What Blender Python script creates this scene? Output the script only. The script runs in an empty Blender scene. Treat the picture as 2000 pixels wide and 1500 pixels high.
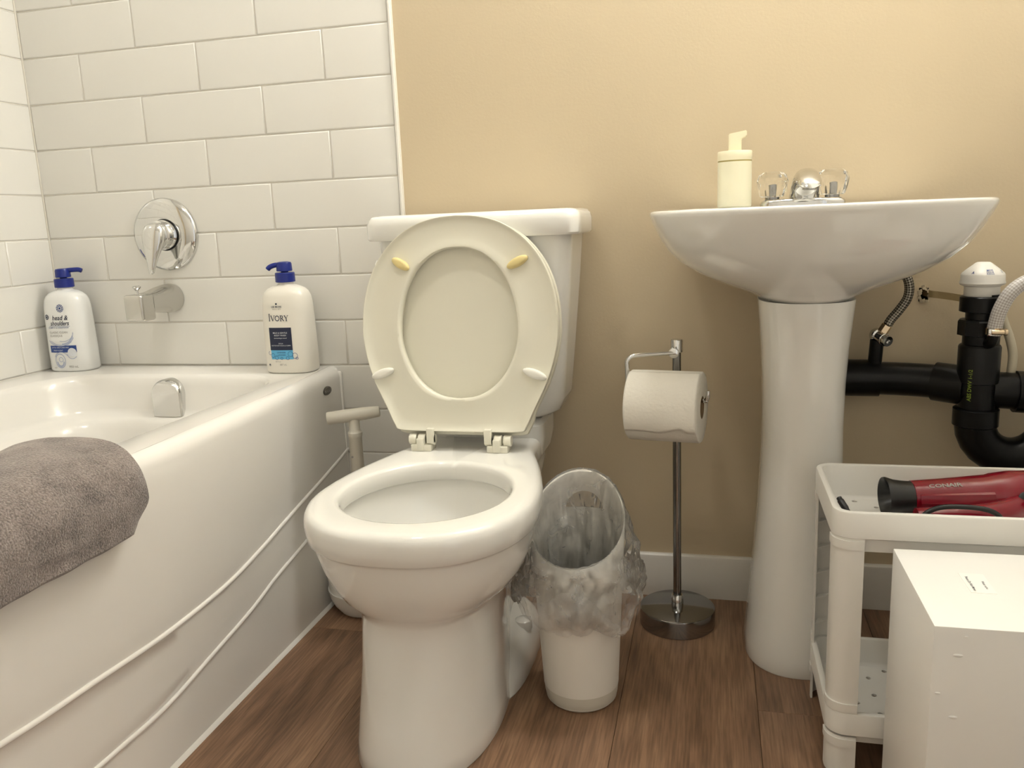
import bpy, bmesh, math, random
from mathutils import Vector, Matrix, noise
R = math.radians
random.seed(7)
scene = bpy.context.scene
COL = scene.collection

# ------------------------------------------------------------------ camera
def setup_camera():
    yaw, pitch, roll = .24338397, .19791971, -.04265922
    u = Vector((0, 0, 1))
    f = Vector((-math.sin(yaw), math.cos(yaw), 0)); r = Vector((math.cos(yaw), math.sin(yaw), 0))
    f2 = f*math.cos(pitch) - u*math.sin(pitch); u2 = u*math.cos(pitch) + f*math.sin(pitch)
    r3 = r*math.cos(roll) + u2*math.sin(roll); u3 = u2*math.cos(roll) - r*math.sin(roll)
    cam = bpy.data.cameras.new('camera'); ob = bpy.data.objects.new('camera', cam); COL.objects.link(ob)
    cam.sensor_width = 36; cam.lens = 1607.44/2000*36; cam.clip_start = .02
    m = Matrix((r3, u3, -f2)).transposed().to_4x4(); m.translation = (0, -1.71, .825)
    ob.matrix_world = m
    scene.camera = ob
setup_camera()

# ------------------------------------------------------------------ world, exposure
w = bpy.data.worlds.new('world'); scene.world = w; w.use_nodes = True
w.node_tree.nodes['Background'].inputs[0].default_value = (1, .99, .95, 1)
w.node_tree.nodes['Background'].inputs[1].default_value = .6
scene.cycles.transparent_max_bounces = 24
scene.view_settings.view_transform = 'Standard'
scene.view_settings.look = 'None'
scene.view_settings.gamma = 1
scene.view_settings.use_curve_mapping = False
scene.view_settings.exposure = .63
CEILING_POWER = 40.0      # emission strength of the ceiling lamp's glass
VANITY_POWER = 44.0      # emission strength of the vanity globes

# ------------------------------------------------------------------ materials
def new_mat(name):
    m = bpy.data.materials.new(name); m.use_nodes = True
    return m, m.node_tree.nodes, m.node_tree.links, m.node_tree.nodes['Principled BSDF']
def mat(name, col, rough=.4, metal=0, coat=0, bump=0, bscale=50, trans=0, ior=1.5, var=0, vscale=6, alpha=1, emit=0, sss=0, stretch=(1,1,1)):
    m, n, l, p = new_mat(name)
    p.inputs['Base Color'].default_value = (*col, 1)
    p.inputs['Roughness'].default_value = rough
    p.inputs['Metallic'].default_value = metal
    p.inputs['Coat Weight'].default_value = coat
    p.inputs['Coat Roughness'].default_value = .05
    p.inputs['Transmission Weight'].default_value = trans
    p.inputs['IOR'].default_value = ior
    if emit:
        p.inputs['Emission Color'].default_value = (*col, 1); p.inputs['Emission Strength'].default_value = emit
    if sss:
        p.inputs['Subsurface Weight'].default_value = sss; p.inputs['Subsurface Radius'].default_value = (.01, .008, .005)
    tc = n.new('ShaderNodeTexCoord'); mp = n.new('ShaderNodeMapping'); mp.inputs['Scale'].default_value = stretch
    l.new(tc.outputs['Object'], mp.inputs['Vector'])
    if var:
        nz = n.new('ShaderNodeTexNoise'); nz.inputs['Scale'].default_value = vscale; nz.inputs['Detail'].default_value = 4
        l.new(mp.outputs[0], nz.inputs['Vector'])
        mx = n.new('ShaderNodeMix'); mx.data_type = 'RGBA'
        mx.inputs[6].default_value = (*[c*(1-var) for c in col], 1); mx.inputs[7].default_value = (*[min(1, c*(1+var)) for c in col], 1)
        l.new(nz.outputs['Fac'], mx.inputs[0]); l.new(mx.outputs[2], p.inputs['Base Color'])
    if bump:
        nz = n.new('ShaderNodeTexNoise'); nz.inputs['Scale'].default_value = bscale; nz.inputs['Detail'].default_value = 3
        l.new(mp.outputs[0], nz.inputs['Vector'])
        b = n.new('ShaderNodeBump'); b.inputs['Strength'].default_value = bump; b.inputs['Distance'].default_value = .002
        l.new(nz.outputs['Fac'], b.inputs['Height']); l.new(b.outputs[0], p.inputs['Normal'])
    return m
def wood_mat():
    m, n, l, p = new_mat('vinyl_plank')
    tc = n.new('ShaderNodeTexCoord'); oi = n.new('ShaderNodeObjectInfo')
    add = n.new('ShaderNodeVectorMath'); add.operation = 'ADD'
    cmb = n.new('ShaderNodeCombineXYZ'); mul = n.new('ShaderNodeMath'); mul.operation = 'MULTIPLY'; mul.inputs[1].default_value = 17
    l.new(oi.outputs['Random'], mul.inputs[0]); l.new(mul.outputs[0], cmb.inputs[1]); l.new(mul.outputs[0], cmb.inputs[2])
    l.new(tc.outputs['Object'], add.inputs[0]); l.new(cmb.outputs[0], add.inputs[1])
    def nz(sc, strx, stry, det, dist=0):
        mp = n.new('ShaderNodeMapping'); mp.inputs['Scale'].default_value = (strx, stry, 1)
        l.new(add.outputs[0], mp.inputs[0])
        t = n.new('ShaderNodeTexNoise'); t.inputs['Scale'].default_value = sc; t.inputs['Detail'].default_value = det; t.inputs['Distortion'].default_value = dist
        l.new(mp.outputs[0], t.inputs['Vector']); return t
    big = nz(5, 1.6, .55, 4, .8); mid = nz(18, 2.0, .28, 5, .5); fine = nz(130, 2.2, .1, 3)
    r1 = n.new('ShaderNodeValToRGB'); r1.color_ramp.elements[0].position = .3; r1.color_ramp.elements[1].position = .72
    r1.color_ramp.elements[0].color = (.155, .085, .048, 1); r1.color_ramp.elements[1].color = (.44, .275, .165, 1)
    e = r1.color_ramp.elements.new(.5); e.color = (.28, .163, .096, 1)
    m1 = n.new('ShaderNodeMix'); m1.data_type = 'FLOAT'; m1.inputs[0].default_value = .5
    l.new(big.outputs['Fac'], m1.inputs[2]); l.new(mid.outputs['Fac'], m1.inputs[3])
    l.new(m1.outputs[0], r1.inputs[0])
    r2 = n.new('ShaderNodeValToRGB'); r2.color_ramp.elements[0].position = .35; r2.color_ramp.elements[1].position = .65
    r2.color_ramp.elements[0].color = (.62, .60, .58, 1); r2.color_ramp.elements[1].color = (1.12, 1.1, 1.08, 1)
    l.new(fine.outputs['Fac'], r2.inputs[0])
    mx = n.new('ShaderNodeMix'); mx.data_type = 'RGBA'; mx.blend_type = 'MULTIPLY'; mx.inputs[0].default_value = .8
    l.new(r1.outputs[0], mx.inputs[6]); l.new(r2.outputs[0], mx.inputs[7])
    mr = n.new('ShaderNodeMapRange'); mr.inputs[3].default_value = .85; mr.inputs[4].default_value = 1.12
    l.new(oi.outputs['Random'], mr.inputs[0])
    mv = n.new('ShaderNodeVectorMath'); mv.operation = 'SCALE'; l.new(mx.outputs[2], mv.inputs[0]); l.new(mr.outputs[0], mv.inputs['Scale'])
    l.new(mv.outputs[0], p.inputs['Base Color'])
    b = n.new('ShaderNodeBump'); b.inputs['Strength'].default_value = .25; b.inputs['Distance'].default_value = .001
    l.new(fine.outputs['Fac'], b.inputs['Height']); l.new(b.outputs[0], p.inputs['Normal'])
    p.inputs['Roughness'].default_value = .42
    return m
def film_mat():
    m, n, l, p = new_mat('clear_film')
    out = n['Material Output']
    tc = n.new('ShaderNodeTexCoord')
    nz = n.new('ShaderNodeTexNoise'); nz.inputs['Scale'].default_value = 26; nz.inputs['Detail'].default_value = 5; nz.inputs['Distortion'].default_value = 1.2
    l.new(tc.outputs['Object'], nz.inputs['Vector'])
    vo = n.new('ShaderNodeTexVoronoi'); vo.feature = 'DISTANCE_TO_EDGE'; vo.inputs['Scale'].default_value = 38
    wp = n.new('ShaderNodeVectorMath'); wp.operation = 'MULTIPLY_ADD'; wp.inputs[1].default_value = (.05, .05, .05)
    l.new(nz.outputs['Color'], wp.inputs[0]); l.new(tc.outputs['Object'], wp.inputs[2]); l.new(wp.outputs[0], vo.inputs['Vector'])
    mp = n.new('ShaderNodeMapRange'); mp.inputs[1].default_value = 0; mp.inputs[2].default_value = .12; l.new(vo.outputs['Distance'], mp.inputs[0])
    ad = n.new('ShaderNodeMath'); ad.operation = 'ADD'; l.new(mp.outputs[0], ad.inputs[0]); l.new(nz.outputs['Fac'], ad.inputs[1])
    bp = n.new('ShaderNodeBump'); bp.inputs['Strength'].default_value = .08; bp.inputs['Distance'].default_value = .002; l.new(ad.outputs[0], bp.inputs['Height'])
    tr = n.new('ShaderNodeBsdfTransparent'); tr.inputs[0].default_value = (1, 1, 1, 1)
    gl = n.new('ShaderNodeBsdfGlossy'); gl.inputs['Roughness'].default_value = .16; l.new(bp.outputs[0], gl.inputs['Normal'])
    df = n.new('ShaderNodeBsdfDiffuse'); df.inputs[0].default_value = (.96, .95, .92, 1)
    tl = n.new('ShaderNodeBsdfTranslucent'); tl.inputs[0].default_value = (.96, .95, .92, 1)
    a = n.new('ShaderNodeMixShader'); a.inputs[0].default_value = .5; l.new(df.outputs[0], a.inputs[1]); l.new(tl.outputs[0], a.inputs[2])
    b = n.new('ShaderNodeMixShader'); l.new(tr.outputs[0], b.inputs[1]); l.new(a.outputs[0], b.inputs[2])
    mr = n.new('ShaderNodeMapRange'); mr.inputs[1].default_value = .35; mr.inputs[2].default_value = .7; mr.inputs[3].default_value = .10; mr.inputs[4].default_value = .34
    l.new(nz.outputs['Fac'], mr.inputs[0]); l.new(mr.outputs[0], b.inputs[0])
    fr = n.new('ShaderNodeFresnel'); fr.inputs[0].default_value = 1.5; l.new(bp.outputs[0], fr.inputs['Normal'])
    c = n.new('ShaderNodeMixShader'); l.new(fr.outputs[0], c.inputs[0]); l.new(b.outputs[0], c.inputs[1]); l.new(gl.outputs[0], c.inputs[2])
    l.new(c.outputs[0], out.inputs['Surface'])
    return m
def braid_mat(name, c1, c2, rough, metal, sc):
    m, n, l, p = new_mat(name)
    uv = n.new('ShaderNodeUVMap'); mp = n.new('ShaderNodeMapping'); mp.inputs['Rotation'].default_value = (0, 0, R(45)); mp.inputs['Scale'].default_value = (sc, sc, sc)
    l.new(uv.outputs[0], mp.inputs[0])
    ck = n.new('ShaderNodeTexChecker'); ck.inputs['Scale'].default_value = 1
    ck.inputs['Color1'].default_value = (*c1, 1); ck.inputs['Color2'].default_value = (*c2, 1)
    l.new(mp.outputs[0], ck.inputs['Vector']); l.new(ck.outputs[0], p.inputs['Base Color'])
    b = n.new('ShaderNodeBump'); b.inputs['Distance'].default_value = .001; b.inputs['Strength'].default_value = .6
    l.new(ck.outputs['Fac'], b.inputs['Height']); l.new(b.outputs[0], p.inputs['Normal'])
    p.inputs['Roughness'].default_value = rough; p.inputs['Metallic'].default_value = metal
    return m
def towel_mat():
    m, n, l, p = new_mat('terry')
    tc = n.new('ShaderNodeTexCoord')
    a = n.new('ShaderNodeTexNoise'); a.inputs['Scale'].default_value = 420; a.inputs['Detail'].default_value = 2
    b = n.new('ShaderNodeTexNoise'); b.inputs['Scale'].default_value = 24; b.inputs['Detail'].default_value = 5
    for t in (a, b): l.new(tc.outputs['Object'], t.inputs['Vector'])
    ra = n.new('ShaderNodeValToRGB'); ra.color_ramp.elements[0].position = .33; ra.color_ramp.elements[1].position = .68
    ra.color_ramp.elements[0].color = (.07, .056, .05, 1); ra.color_ramp.elements[1].color = (.37, .31, .28, 1)
    mx = n.new('ShaderNodeMix'); mx.data_type = 'FLOAT'; mx.inputs[0].default_value = .42
    l.new(a.outputs['Fac'], mx.inputs[2]); l.new(b.outputs['Fac'], mx.inputs[3]); l.new(mx.outputs[0], ra.inputs[0])
    l.new(ra.outputs[0], p.inputs['Base Color'])
    bp = n.new('ShaderNodeBump'); bp.inputs['Strength'].default_value = 1; bp.inputs['Distance'].default_value = .004
    l.new(mx.outputs[0], bp.inputs['Height']); l.new(bp.outputs[0], p.inputs['Normal'])
    p.inputs['Roughness'].default_value = .95; p.inputs['Sheen Weight'].default_value = .4
    return m

WHITE = (.82, .80, .75)
M = dict(
    paint=mat('tan_wall_paint', (.60, .495, .335), .55, bump=.12, bscale=180, var=.02, vscale=2),
    ceil=mat('off_white_paint', (.86, .85, .82), .8, bump=.1, bscale=120),
    tile=mat('white_glazed_tile', (.81, .79, .735), .18, coat=.2, var=.015, vscale=3),
    grout=mat('pale_grout', (.76, .72, .64), .8, bump=.2, bscale=300),
    trim=mat('trim_white', (.80, .77, .71), .35, bump=.04, bscale=60),
    plank=wood_mat(),
    sub=mat('floor_joint', (.06, .038, .025), .8, bump=.1),
    acrylic=mat('tub_acrylic', (.86, .835, .785), .16, coat=.3, var=.01, vscale=2),
    china=mat('vitreous_china', (.84, .825, .775), .09, coat=.5, var=.008, vscale=4),
    seat=mat('ivory_plastic', (.82, .79, .66), .28, coat=.1, var=.01, vscale=5),
    bumper=mat('white_plastic_pad', (.86, .84, .76), .35, var=.02, vscale=20),
    bumper_y=mat('yellowed_plastic_pad', (.80, .66, .30), .35, var=.12, vscale=60),
    chrome=mat('chrome', (.70, .70, .69), .06, 1, var=.02, vscale=20),
    nickel=mat('satin_nickel', (.60, .59, .56), .22, 1, var=.03, vscale=20),
    dchrome=mat('dark_chrome', (.33, .33, .33), .12, 1, var=.03, vscale=20),
    white=mat('white_plastic', WHITE, .32, var=.012, vscale=6),
    cream=mat('cream_plastic', (.76, .72, .62), .35, var=.012, vscale=6),
    binp=mat('bin_plastic', (.84, .81, .74), .4, var=.01, vscale=6),
    binbase=mat('bin_base_plastic', (.68, .65, .56), .35, var=.02, vscale=6),
    film=film_mat(),
    shampoo=mat('bottle_white', (.86, .86, .84), .25, coat=.2, var=.01, vscale=10),
    wash=mat('bottle_ivory', (.84, .80, .71), .28, coat=.2, var=.01, vscale=10),
    blue=mat('cap_blue', (.005, .018, .20), .3, var=.05, vscale=30),
    navy=mat('label_navy', (.008, .014, .045), .4, var=.05, vscale=30),
    inkb=mat('ink_blue', (.02, .06, .25), .4, var=.05, vscale=30),
    inkl=mat('ink_pale_blue', (.42, .47, .62), .4, var=.1, vscale=60),
    sky=mat('label_sky_blue', (.12, .46, .72), .4, var=.06, vscale=60),
    inkd=mat('ink_dark', (.02, .03, .06), .4, var=.05, vscale=30),
    inkg=mat('ink_grey', (.36, .34, .31), .5, var=.05, vscale=30),
    inkw=mat('ink_white', (.72, .74, .78), .4, var=.03, vscale=30),
    terry=towel_mat(),
    paper=mat('tissue_paper', (.84, .80, .71), .9, bump=.5, bscale=160, var=.02, vscale=30),
    card=mat('cardboard', (.30, .21, .12), .9, bump=.2, bscale=100),
    soap=mat('soap_bottle', (.82, .79, .60), .3, coat=.2, sss=.1, var=.012, vscale=10),
    soapp=mat('soap_pump', (.88, .82, .60), .3, var=.02, vscale=20),
    olive=mat('olive_ring', (.36, .30, .10), .4, var=.05, vscale=30),
    crystal=mat('clear_acrylic', (.97, .96, .93), .10, trans=1, ior=1.49),
    water=mat('bowl_water', (.80, .82, .80), .03, trans=.8, ior=1.33),
    abs=mat('black_pipe', (.004, .004, .004), .28, bump=.05, bscale=60),
    green=mat('green_print', (.22, .30, .03), .5, var=.3, vscale=200),
    brass=mat('clamp_steel', (.72, .58, .40), .25, 1, var=.1, vscale=80),
    hose=braid_mat('braided_hose', (.66, .64, .62), (.42, .38, .35), .35, 0, 1),
    braid=braid_mat('steel_braid', (.42, .39, .33), (.06, .055, .045), .35, .8, 1),
    strap=mat('painted_strap', (.40, .30, .15), .5, var=.06, vscale=40),
    tubing=mat('beige_tubing', (.62, .56, .42), .4, var=.04, vscale=40),
    plaster=mat('chipped_plaster', (.52, .44, .31), .9, bump=.6, bscale=200, var=.1, vscale=60),
    hole=mat('wall_cavity', (.02, .016, .010), .95, bump=.3),
    red=mat('red_plastic', (.22, .0015, .012), .2, coat=.25, var=.04, vscale=20),
    blackp=mat('black_plastic', (.012, .012, .012), .3, bump=.03),
    boxp=mat('white_painted_board', (.83, .81, .765), .5, bump=.05, bscale=90, var=.01, vscale=6),
    label=mat('paper_label', (.88, .86, .80), .6, var=.01, vscale=40),
    globe1=mat('ceiling_lamp_glass', (1.0, .99, .935), .5, emit=CEILING_POWER),
    globe2=mat('vanity_lamp_glass', (1.0, .99, .935), .5, emit=VANITY_POWER),
    badge=mat('badge_grey', (.13, .12, .10), .35, .6, var=.05, vscale=60),
)

M['abs'].node_tree.nodes['Principled BSDF'].inputs['Specular IOR Level'].default_value = .25

# ------------------------------------------------------------------ geometry helpers
def link(name, me, m=None, parent=None, smooth=35):
    ob = bpy.data.objects.new(name, me); COL.objects.link(ob)
    if m is not None and not me.materials: me.materials.append(M[m] if isinstance(m, str) else m)
    if smooth:
        for p in me.polygons: p.use_smooth = True
        me.set_sharp_from_angle(angle=R(smooth))
    if parent is not None: ob.parent = parent
    return ob
def from_bm(name, bm, m=None, parent=None, smooth=35, recalc=True):
    if recalc: bmesh.ops.recalc_face_normals(bm, faces=bm.faces[:])
    me = bpy.data.meshes.new(name); bm.to_mesh(me); bm.free()
    return link(name, me, m, parent, smooth)
def raw(name, verts, faces, m=None, parent=None, smooth=35, recalc=True):
    bm = bmesh.new(); vs = [bm.verts.new(v) for v in verts]
    for f in faces:
        try: bm.faces.new([vs[i] for i in f])
        except ValueError: pass
    return from_bm(name, bm, m, parent, smooth, recalc)
def empty(name, loc, label, cat, group=None, rz=0):
    o = bpy.data.objects.new(name, None); COL.objects.link(o); o.location = loc; o.rotation_euler = (0, 0, rz); o.empty_display_size = .05
    o['label'] = label; o['category'] = cat
    if group: o['group'] = group
    return o
def tag(o, label, cat, group=None):
    o['label'] = label; o['category'] = cat
    if group: o['group'] = group
    return o
def struct(o, label=None):
    o['kind'] = 'structure'
    if label: o['label'] = label
    return o
def hang(root):
    """parts were built in world space: keep them there under a moved root"""
    bpy.context.view_layer.update()
    for c in root.children: c.matrix_parent_inverse = root.matrix_world.inverted()
def add_box(bm, x0, x1, y0, y1, z0, z1, bev=0, seg=2):
    b2 = bmesh.new(); bmesh.ops.create_cube(b2, size=1)
    for v in b2.verts: v.co = Vector(((x0+x1)/2 + v.co.x*(x1-x0), (y0+y1)/2 + v.co.y*(y1-y0), (z0+z1)/2 + v.co.z*(z1-z0)))
    if bev: bmesh.ops.bevel(b2, geom=b2.edges[:], offset=bev, segments=seg, affect='EDGES', profile=.5)
    merge(bm, b2)
def merge(bm, b2, mtx=None):
    if mtx is not None: bmesh.ops.transform(b2, matrix=mtx, verts=b2.verts[:])
    me = bpy.data.meshes.new('tmp'); b2.to_mesh(me); b2.free(); bm.from_mesh(me); bpy.data.meshes.remove(me)
def box(name, x0, x1, y0, y1, z0, z1, m, parent=None, bev=.002, seg=2, smooth=35):
    bm = bmesh.new(); add_box(bm, x0, x1, y0, y1, z0, z1, bev, seg)
    return from_bm(name, bm, m, parent, smooth)
def loft_bm(bm, rings, cap0=True, cap1=True, closed=True):
    vs = [[bm.verts.new(p) for p in r] for r in rings]
    n = len(rings[0])
    for a, b in zip(vs, vs[1:]):
        for i in range(n if closed else n-1):
            j = (i+1) % n
            bm.faces.new((a[i], a[j], b[j], b[i]))
    if cap0: bm.faces.new(vs[0])
    if cap1: bm.faces.new(vs[-1])
def loft(name, rings, m, parent=None, cap0=True, cap1=True, smooth=40):
    bm = bmesh.new(); loft_bm(bm, rings, cap0, cap1)
    return from_bm(name, bm, m, parent, smooth)
def circ(c, r, ax=(0, 0, 1), n=32, ref=None, ph=0):
    ax = Vector(ax).normalized(); c = Vector(c)
    ref = Vector(ref) if ref else (Vector((1, 0, 0)) if abs(ax.x) < .9 else Vector((0, 1, 0)))
    u = (ref - ax*ref.dot(ax)).normalized(); v = ax.cross(u)
    return [c + u*r*math.cos(2*math.pi*i/n+ph) + v*r*math.sin(2*math.pi*i/n+ph) for i in range(n)]
def lathe_rings(prof, c=(0, 0, 0), ax=(0, 0, 1), n=40):
    """prof: (radius, height) along axis ax from point c"""
    ax = Vector(ax).normalized(); c = Vector(c)
    return [circ(c+ax*h, max(r, 1e-4), ax, n) for r, h in prof]
def lathe(name, prof, c, m, parent=None, ax=(0, 0, 1), n=40, smooth=40):
    return loft(name, lathe_rings(prof, c, ax, n), m, parent, smooth=smooth)
def catmull(pts, per=8, closed=False):
    pts = [Vector(p) for p in pts]; out = []; n = len(pts)
    rng = range(n if closed else n-1)
    for i in rng:
        g = lambda k: pts[k % n] if closed else pts[min(max(k, 0), n-1)]
        p0, p1, p2, p3 = g(i-1), g(i), g(i+1), g(i+2)
        for s in range(per):
            t = s/per
            out.append(.5*((2*p1)+(p2-p0)*t+(2*p0-5*p1+4*p2-p3)*t*t+(3*p1-p0-3*p2+p3)*t**3))
    if not closed: out.append(pts[-1])
    return out
def tube_bm(bm, path, rad, n=16, cap=True, uv=None):
    path = [Vector(p) for p in path]
    rad = rad if isinstance(rad, (list, tuple)) else [rad]*len(path)
    t0 = (path[1]-path[0]).normalized()
    ref = Vector((0, 0, 1)) if abs(t0.z) < .9 else Vector((1, 0, 0))
    u = (ref - t0*ref.dot(t0)).normalized(); rings = []; dist = [0]
    for i, p in enumerate(path):
        t = (path[min(i+1, len(path)-1)]-path[max(i-1, 0)]).normalized()
        u = (u - t*u.dot(t)).normalized(); v = t.cross(u)
        rings.append([p + (u*math.cos(2*math.pi*k/n)+v*math.sin(2*math.pi*k/n))*rad[i] for k in range(n)])
        if i: dist.append(dist[-1]+(p-path[i-1]).length)
    vs = [[bm.verts.new(q) for q in r] for r in rings]
    lay = bm.loops.layers.uv.verify() if uv else None
    for i in range(len(vs)-1):
        for k in range(n):
            j = (k+1) % n
            f = bm.faces.new((vs[i][k], vs[i][j], vs[i+1][j], vs[i+1][k]))
            if uv:
                for lp, (a, b) in zip(f.loops, ((k, i), (k+1, i), (k+1, i+1), (k, i+1))):
                    lp[lay].uv = (a/n*uv, dist[b]/(2*math.pi*rad[0])*uv)
    if cap: bm.faces.new(vs[0]); bm.faces.new(vs[-1])
def tube(name, path, rad, m, parent=None, n=16, per=0, uv=None, closed=False):
    if per: path = catmull(path, per)
    bm = bmesh.new(); tube_bm(bm, path, rad, n, True, uv)
    return from_bm(name, bm, m, parent, 50)
def rrect(x0, x1, y0, y1, r, z, n=6, m=8):
    """rounded rectangle ring, counter-clockwise, same count for every size"""
    out = []
    cs = [((x1-r, y0+r), -90), ((x1-r, y1-r), 0), ((x0+r, y1-r), 90), ((x0+r, y0+r), 180)]
    for k, (c, a0) in enumerate(cs):
        arc = [Vector((c[0]+r*math.cos(R(a0+90*i/n)), c[1]+r*math.sin(R(a0+90*i/n)), z)) for i in range(n+1)]
        out += arc
        c2, a2 = cs[(k+1) % 4]
        nx = Vector((c2[0]+r*math.cos(R(a2)), c2[1]+r*math.sin(R(a2)), z))
        out += [arc[-1].lerp(nx, i/m) for i in range(1, m)]
    return out
def superell(cx, cy, a, b, z, e=2.5, n=48):
    out = []
    for i in range(n):
        t = 2*math.pi*i/n; c, s = math.cos(t), math.sin(t)
        out.append(Vector((cx+a*math.copysign(abs(c)**(2/e), c), cy+b*math.copysign(abs(s)**(2/e), s), z)))
    return out
def sstep(a, b, x):
    t = min(max((x-a)/(b-a), 0), 1); return t*t*(3-2*t)
def text_geo(s, size, shear=0, bold=0, align='CENTER', sx=1):
    cu = bpy.data.curves.new('t', 'FONT'); cu.body = s; cu.size = size; cu.shear = shear; cu.offset = bold*size; cu.align_x = align; cu.resolution_u = 3
    ob = bpy.data.objects.new('t', cu); COL.objects.link(ob)
    dg = bpy.context.evaluated_depsgraph_get()
    me = bpy.data.meshes.new_from_object(ob.evaluated_get(dg))
    vs = [(v.co.x*sx, v.co.y) for v in me.vertices]; fs = [tuple(p.vertices) for p in me.polygons]
    bpy.data.objects.remove(ob); bpy.data.curves.remove(cu); bpy.data.meshes.remove(me)
    return vs, fs
def decal(name, geos, fn, m, parent):
    """geos: list of (verts2d, faces); fn maps (s,h) to a 3D point on a surface"""
    V, F = [], []
    for vs, fs in geos:
        o = len(V); V += [fn(*v) for v in vs]; F += [tuple(i+o for i in f) for f in fs]
    return raw(name, V, F, m, parent, 0, False)
def g_move(g, dx, dy): return ([(x+dx, y+dy) for x, y in g[0]], g[1])
def g_rect(x0, x1, y0, y1, nx=8, ny=2):
    vs = [(x0+(x1-x0)*i/nx, y0+(y1-y0)*j/ny) for j in range(ny+1) for i in range(nx+1)]
    return vs, [(j*(nx+1)+i, j*(nx+1)+i+1, (j+1)*(nx+1)+i+1, (j+1)*(nx+1)+i) for j in range(ny) for i in range(nx)]
def g_disc(x, y, r, n=20, r2=None):
    vs = [(x+r*math.cos(2*math.pi*i/n), y+(r2 or r)*math.sin(2*math.pi*i/n)) for i in range(n)]
    return vs, [tuple(range(n))]
def g_ring(x, y, r, th, n=20, a0=0, a1=360, sy=1):
    full = a1-a0 >= 360; k = n if full else n+1
    vs = []
    for i in range(k):
        a = R(a0+(a1-a0)*i/n)
        vs += [(x+r*math.cos(a), y+r*sy*math.sin(a)), (x+(r-th)*math.cos(a), y+(r-th)*sy*math.sin(a))]
    return vs, [(2*i, 2*((i+1) % k), 2*((i+1) % k)+1, 2*i+1) for i in range(n)]
def g_line(pts, th):
    vs, fs = [], []
    for i, p in enumerate(pts):
        a = Vector(pts[max(i-1, 0)]); b = Vector(pts[min(i+1, len(pts)-1)]); d = (b-a).normalized()
        vs += [(p[0]-d.y*th/2, p[1]+d.x*th/2), (p[0]+d.y*th/2, p[1]-d.x*th/2)]
        if i: fs.append((2*i-2, 2*i-1, 2*i+1, 2*i))
    return vs, fs

# ================================================================== STRUCTURE
XL, XR, YB, ZC = -1.566, .66, -2.35, 2.40      # left wall, right wall, rear wall, ceiling
WY = .006                                       # painted plane of the back wall (tile faces stand at 0)
# --- floor planks
fl = struct(box('floor', XL, XR, YB, WY, -.03, -.004, 'sub', None, 0, smooth=0), 'brown wood-look vinyl plank floor')
def plank_mesh(w_, l_):
    bm = bmesh.new(); add_box(bm, 0, w_, 0, l_, -.004, 0, .0006, 1)
    me = bpy.data.meshes.new('plank'); bm.to_mesh(me); bm.free(); me.materials.append(M['plank']); return me
PW = .2286; x = .078-4*PW
pm = plank_mesh(PW-.0006, 1.2194)
k = 0
while x < XR:
    y = YB - [.35, .95, .15, .7, .5, .05, .8, .3][k % 8]
    while y < WY:
        x1 = min(x+PW-.0006, XR); y0 = max(y, YB); y1 = min(y+1.2194, WY)
        if y1-y0 > .02:
            full = abs(x1-x-PW+.0006) < 1e-6 and y0 == y and y1 == y+1.2194
            me = pm if full else plank_mesh(x1-x, y1-y0)
            o = bpy.data.objects.new('plank', me); COL.objects.link(o); o.location = (x, y0, 0); o.parent = fl
        y += 1.22
    x += PW; k += 1
# --- walls
def wall_with_hole(name, x0, x1, z0, z1, y, hx, hz, hw, hh, m):
    xs = [x0, hx-hw, hx+hw, x1]; zs = [z0, hz-hh, hz+hh, z1]; bm = bmesh.new()
    g = [[bm.verts.new((a, y, b)) for a in xs] for b in zs]
    for j in range(3):
        for i in range(3):
            if i == 1 and j == 1: continue
            bm.faces.new((g[j][i], g[j][i+1], g[j+1][i+1], g[j+1][i]))
    # cavity
    back = [bm.verts.new((a, y+.06, b)) for a, b in ((xs[1], zs[1]), (xs[2], zs[1]), (xs[2], zs[2]), (xs[1], zs[2]))]
    fr = [g[1][1], g[1][2], g[2][2], g[2][1]]
    fs = [bm.faces.new((fr[i], fr[(i+1) % 4], back[(i+1) % 4], back[i])) for i in range(4)] + [bm.faces.new(back)]
    for f in fs: f.material_index = 1
    o = from_bm(name, bm, m, None, 0); o.data.materials.append(M['hole']); return o
wb = struct(wall_with_hole('wall_back', XL-.05, XR+.05, -.03, ZC, WY, .392, .650, .0085, .013, 'paint'), 'tan painted back wall with a white tiled tub surround')
wl = struct(box('wall_left', XL-.04, XL-.0062, YB, WY, -.03, ZC, 'paint', None, 0, smooth=0), 'white tiled wall along the tub')
DY0, DY1, DZ = -2.28, -1.42, 2.03               # open doorway in the right wall, beside the viewer
bm = bmesh.new()
add_box(bm, XR, XR+.08, YB, DY0, -.03, ZC); add_box(bm, XR, XR+.08, DY1, WY, -.03, ZC); add_box(bm, XR, XR+.08, DY0, DY1, DZ, ZC)
wr = struct(from_bm('wall_right', bm, 'ceil', None, 0), 'off-white right wall with an open doorway')
bm = bmesh.new()
for a, b, c, d in ((DY0-.06, DY0, 0, DZ+.06), (DY1, DY1+.06, 0, DZ+.06), (DY0, DY1, DZ, DZ+.06)): add_box(bm, XR-.015, XR, a, b, c, d, .003)
struct(from_bm('door_1', bm, 'trim', None, 30), 'white casing of the open doorway')
wf = struct(box('wall_front', XL, XR, YB-.05, YB, -.03, ZC, 'ceil', None, 0, smooth=0), 'off-white wall behind the viewer')
ce = struct(box('ceiling', XL, XR, YB, WY, ZC, ZC+.05, 'ceil', None, 0, smooth=0), 'white ceiling')
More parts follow.
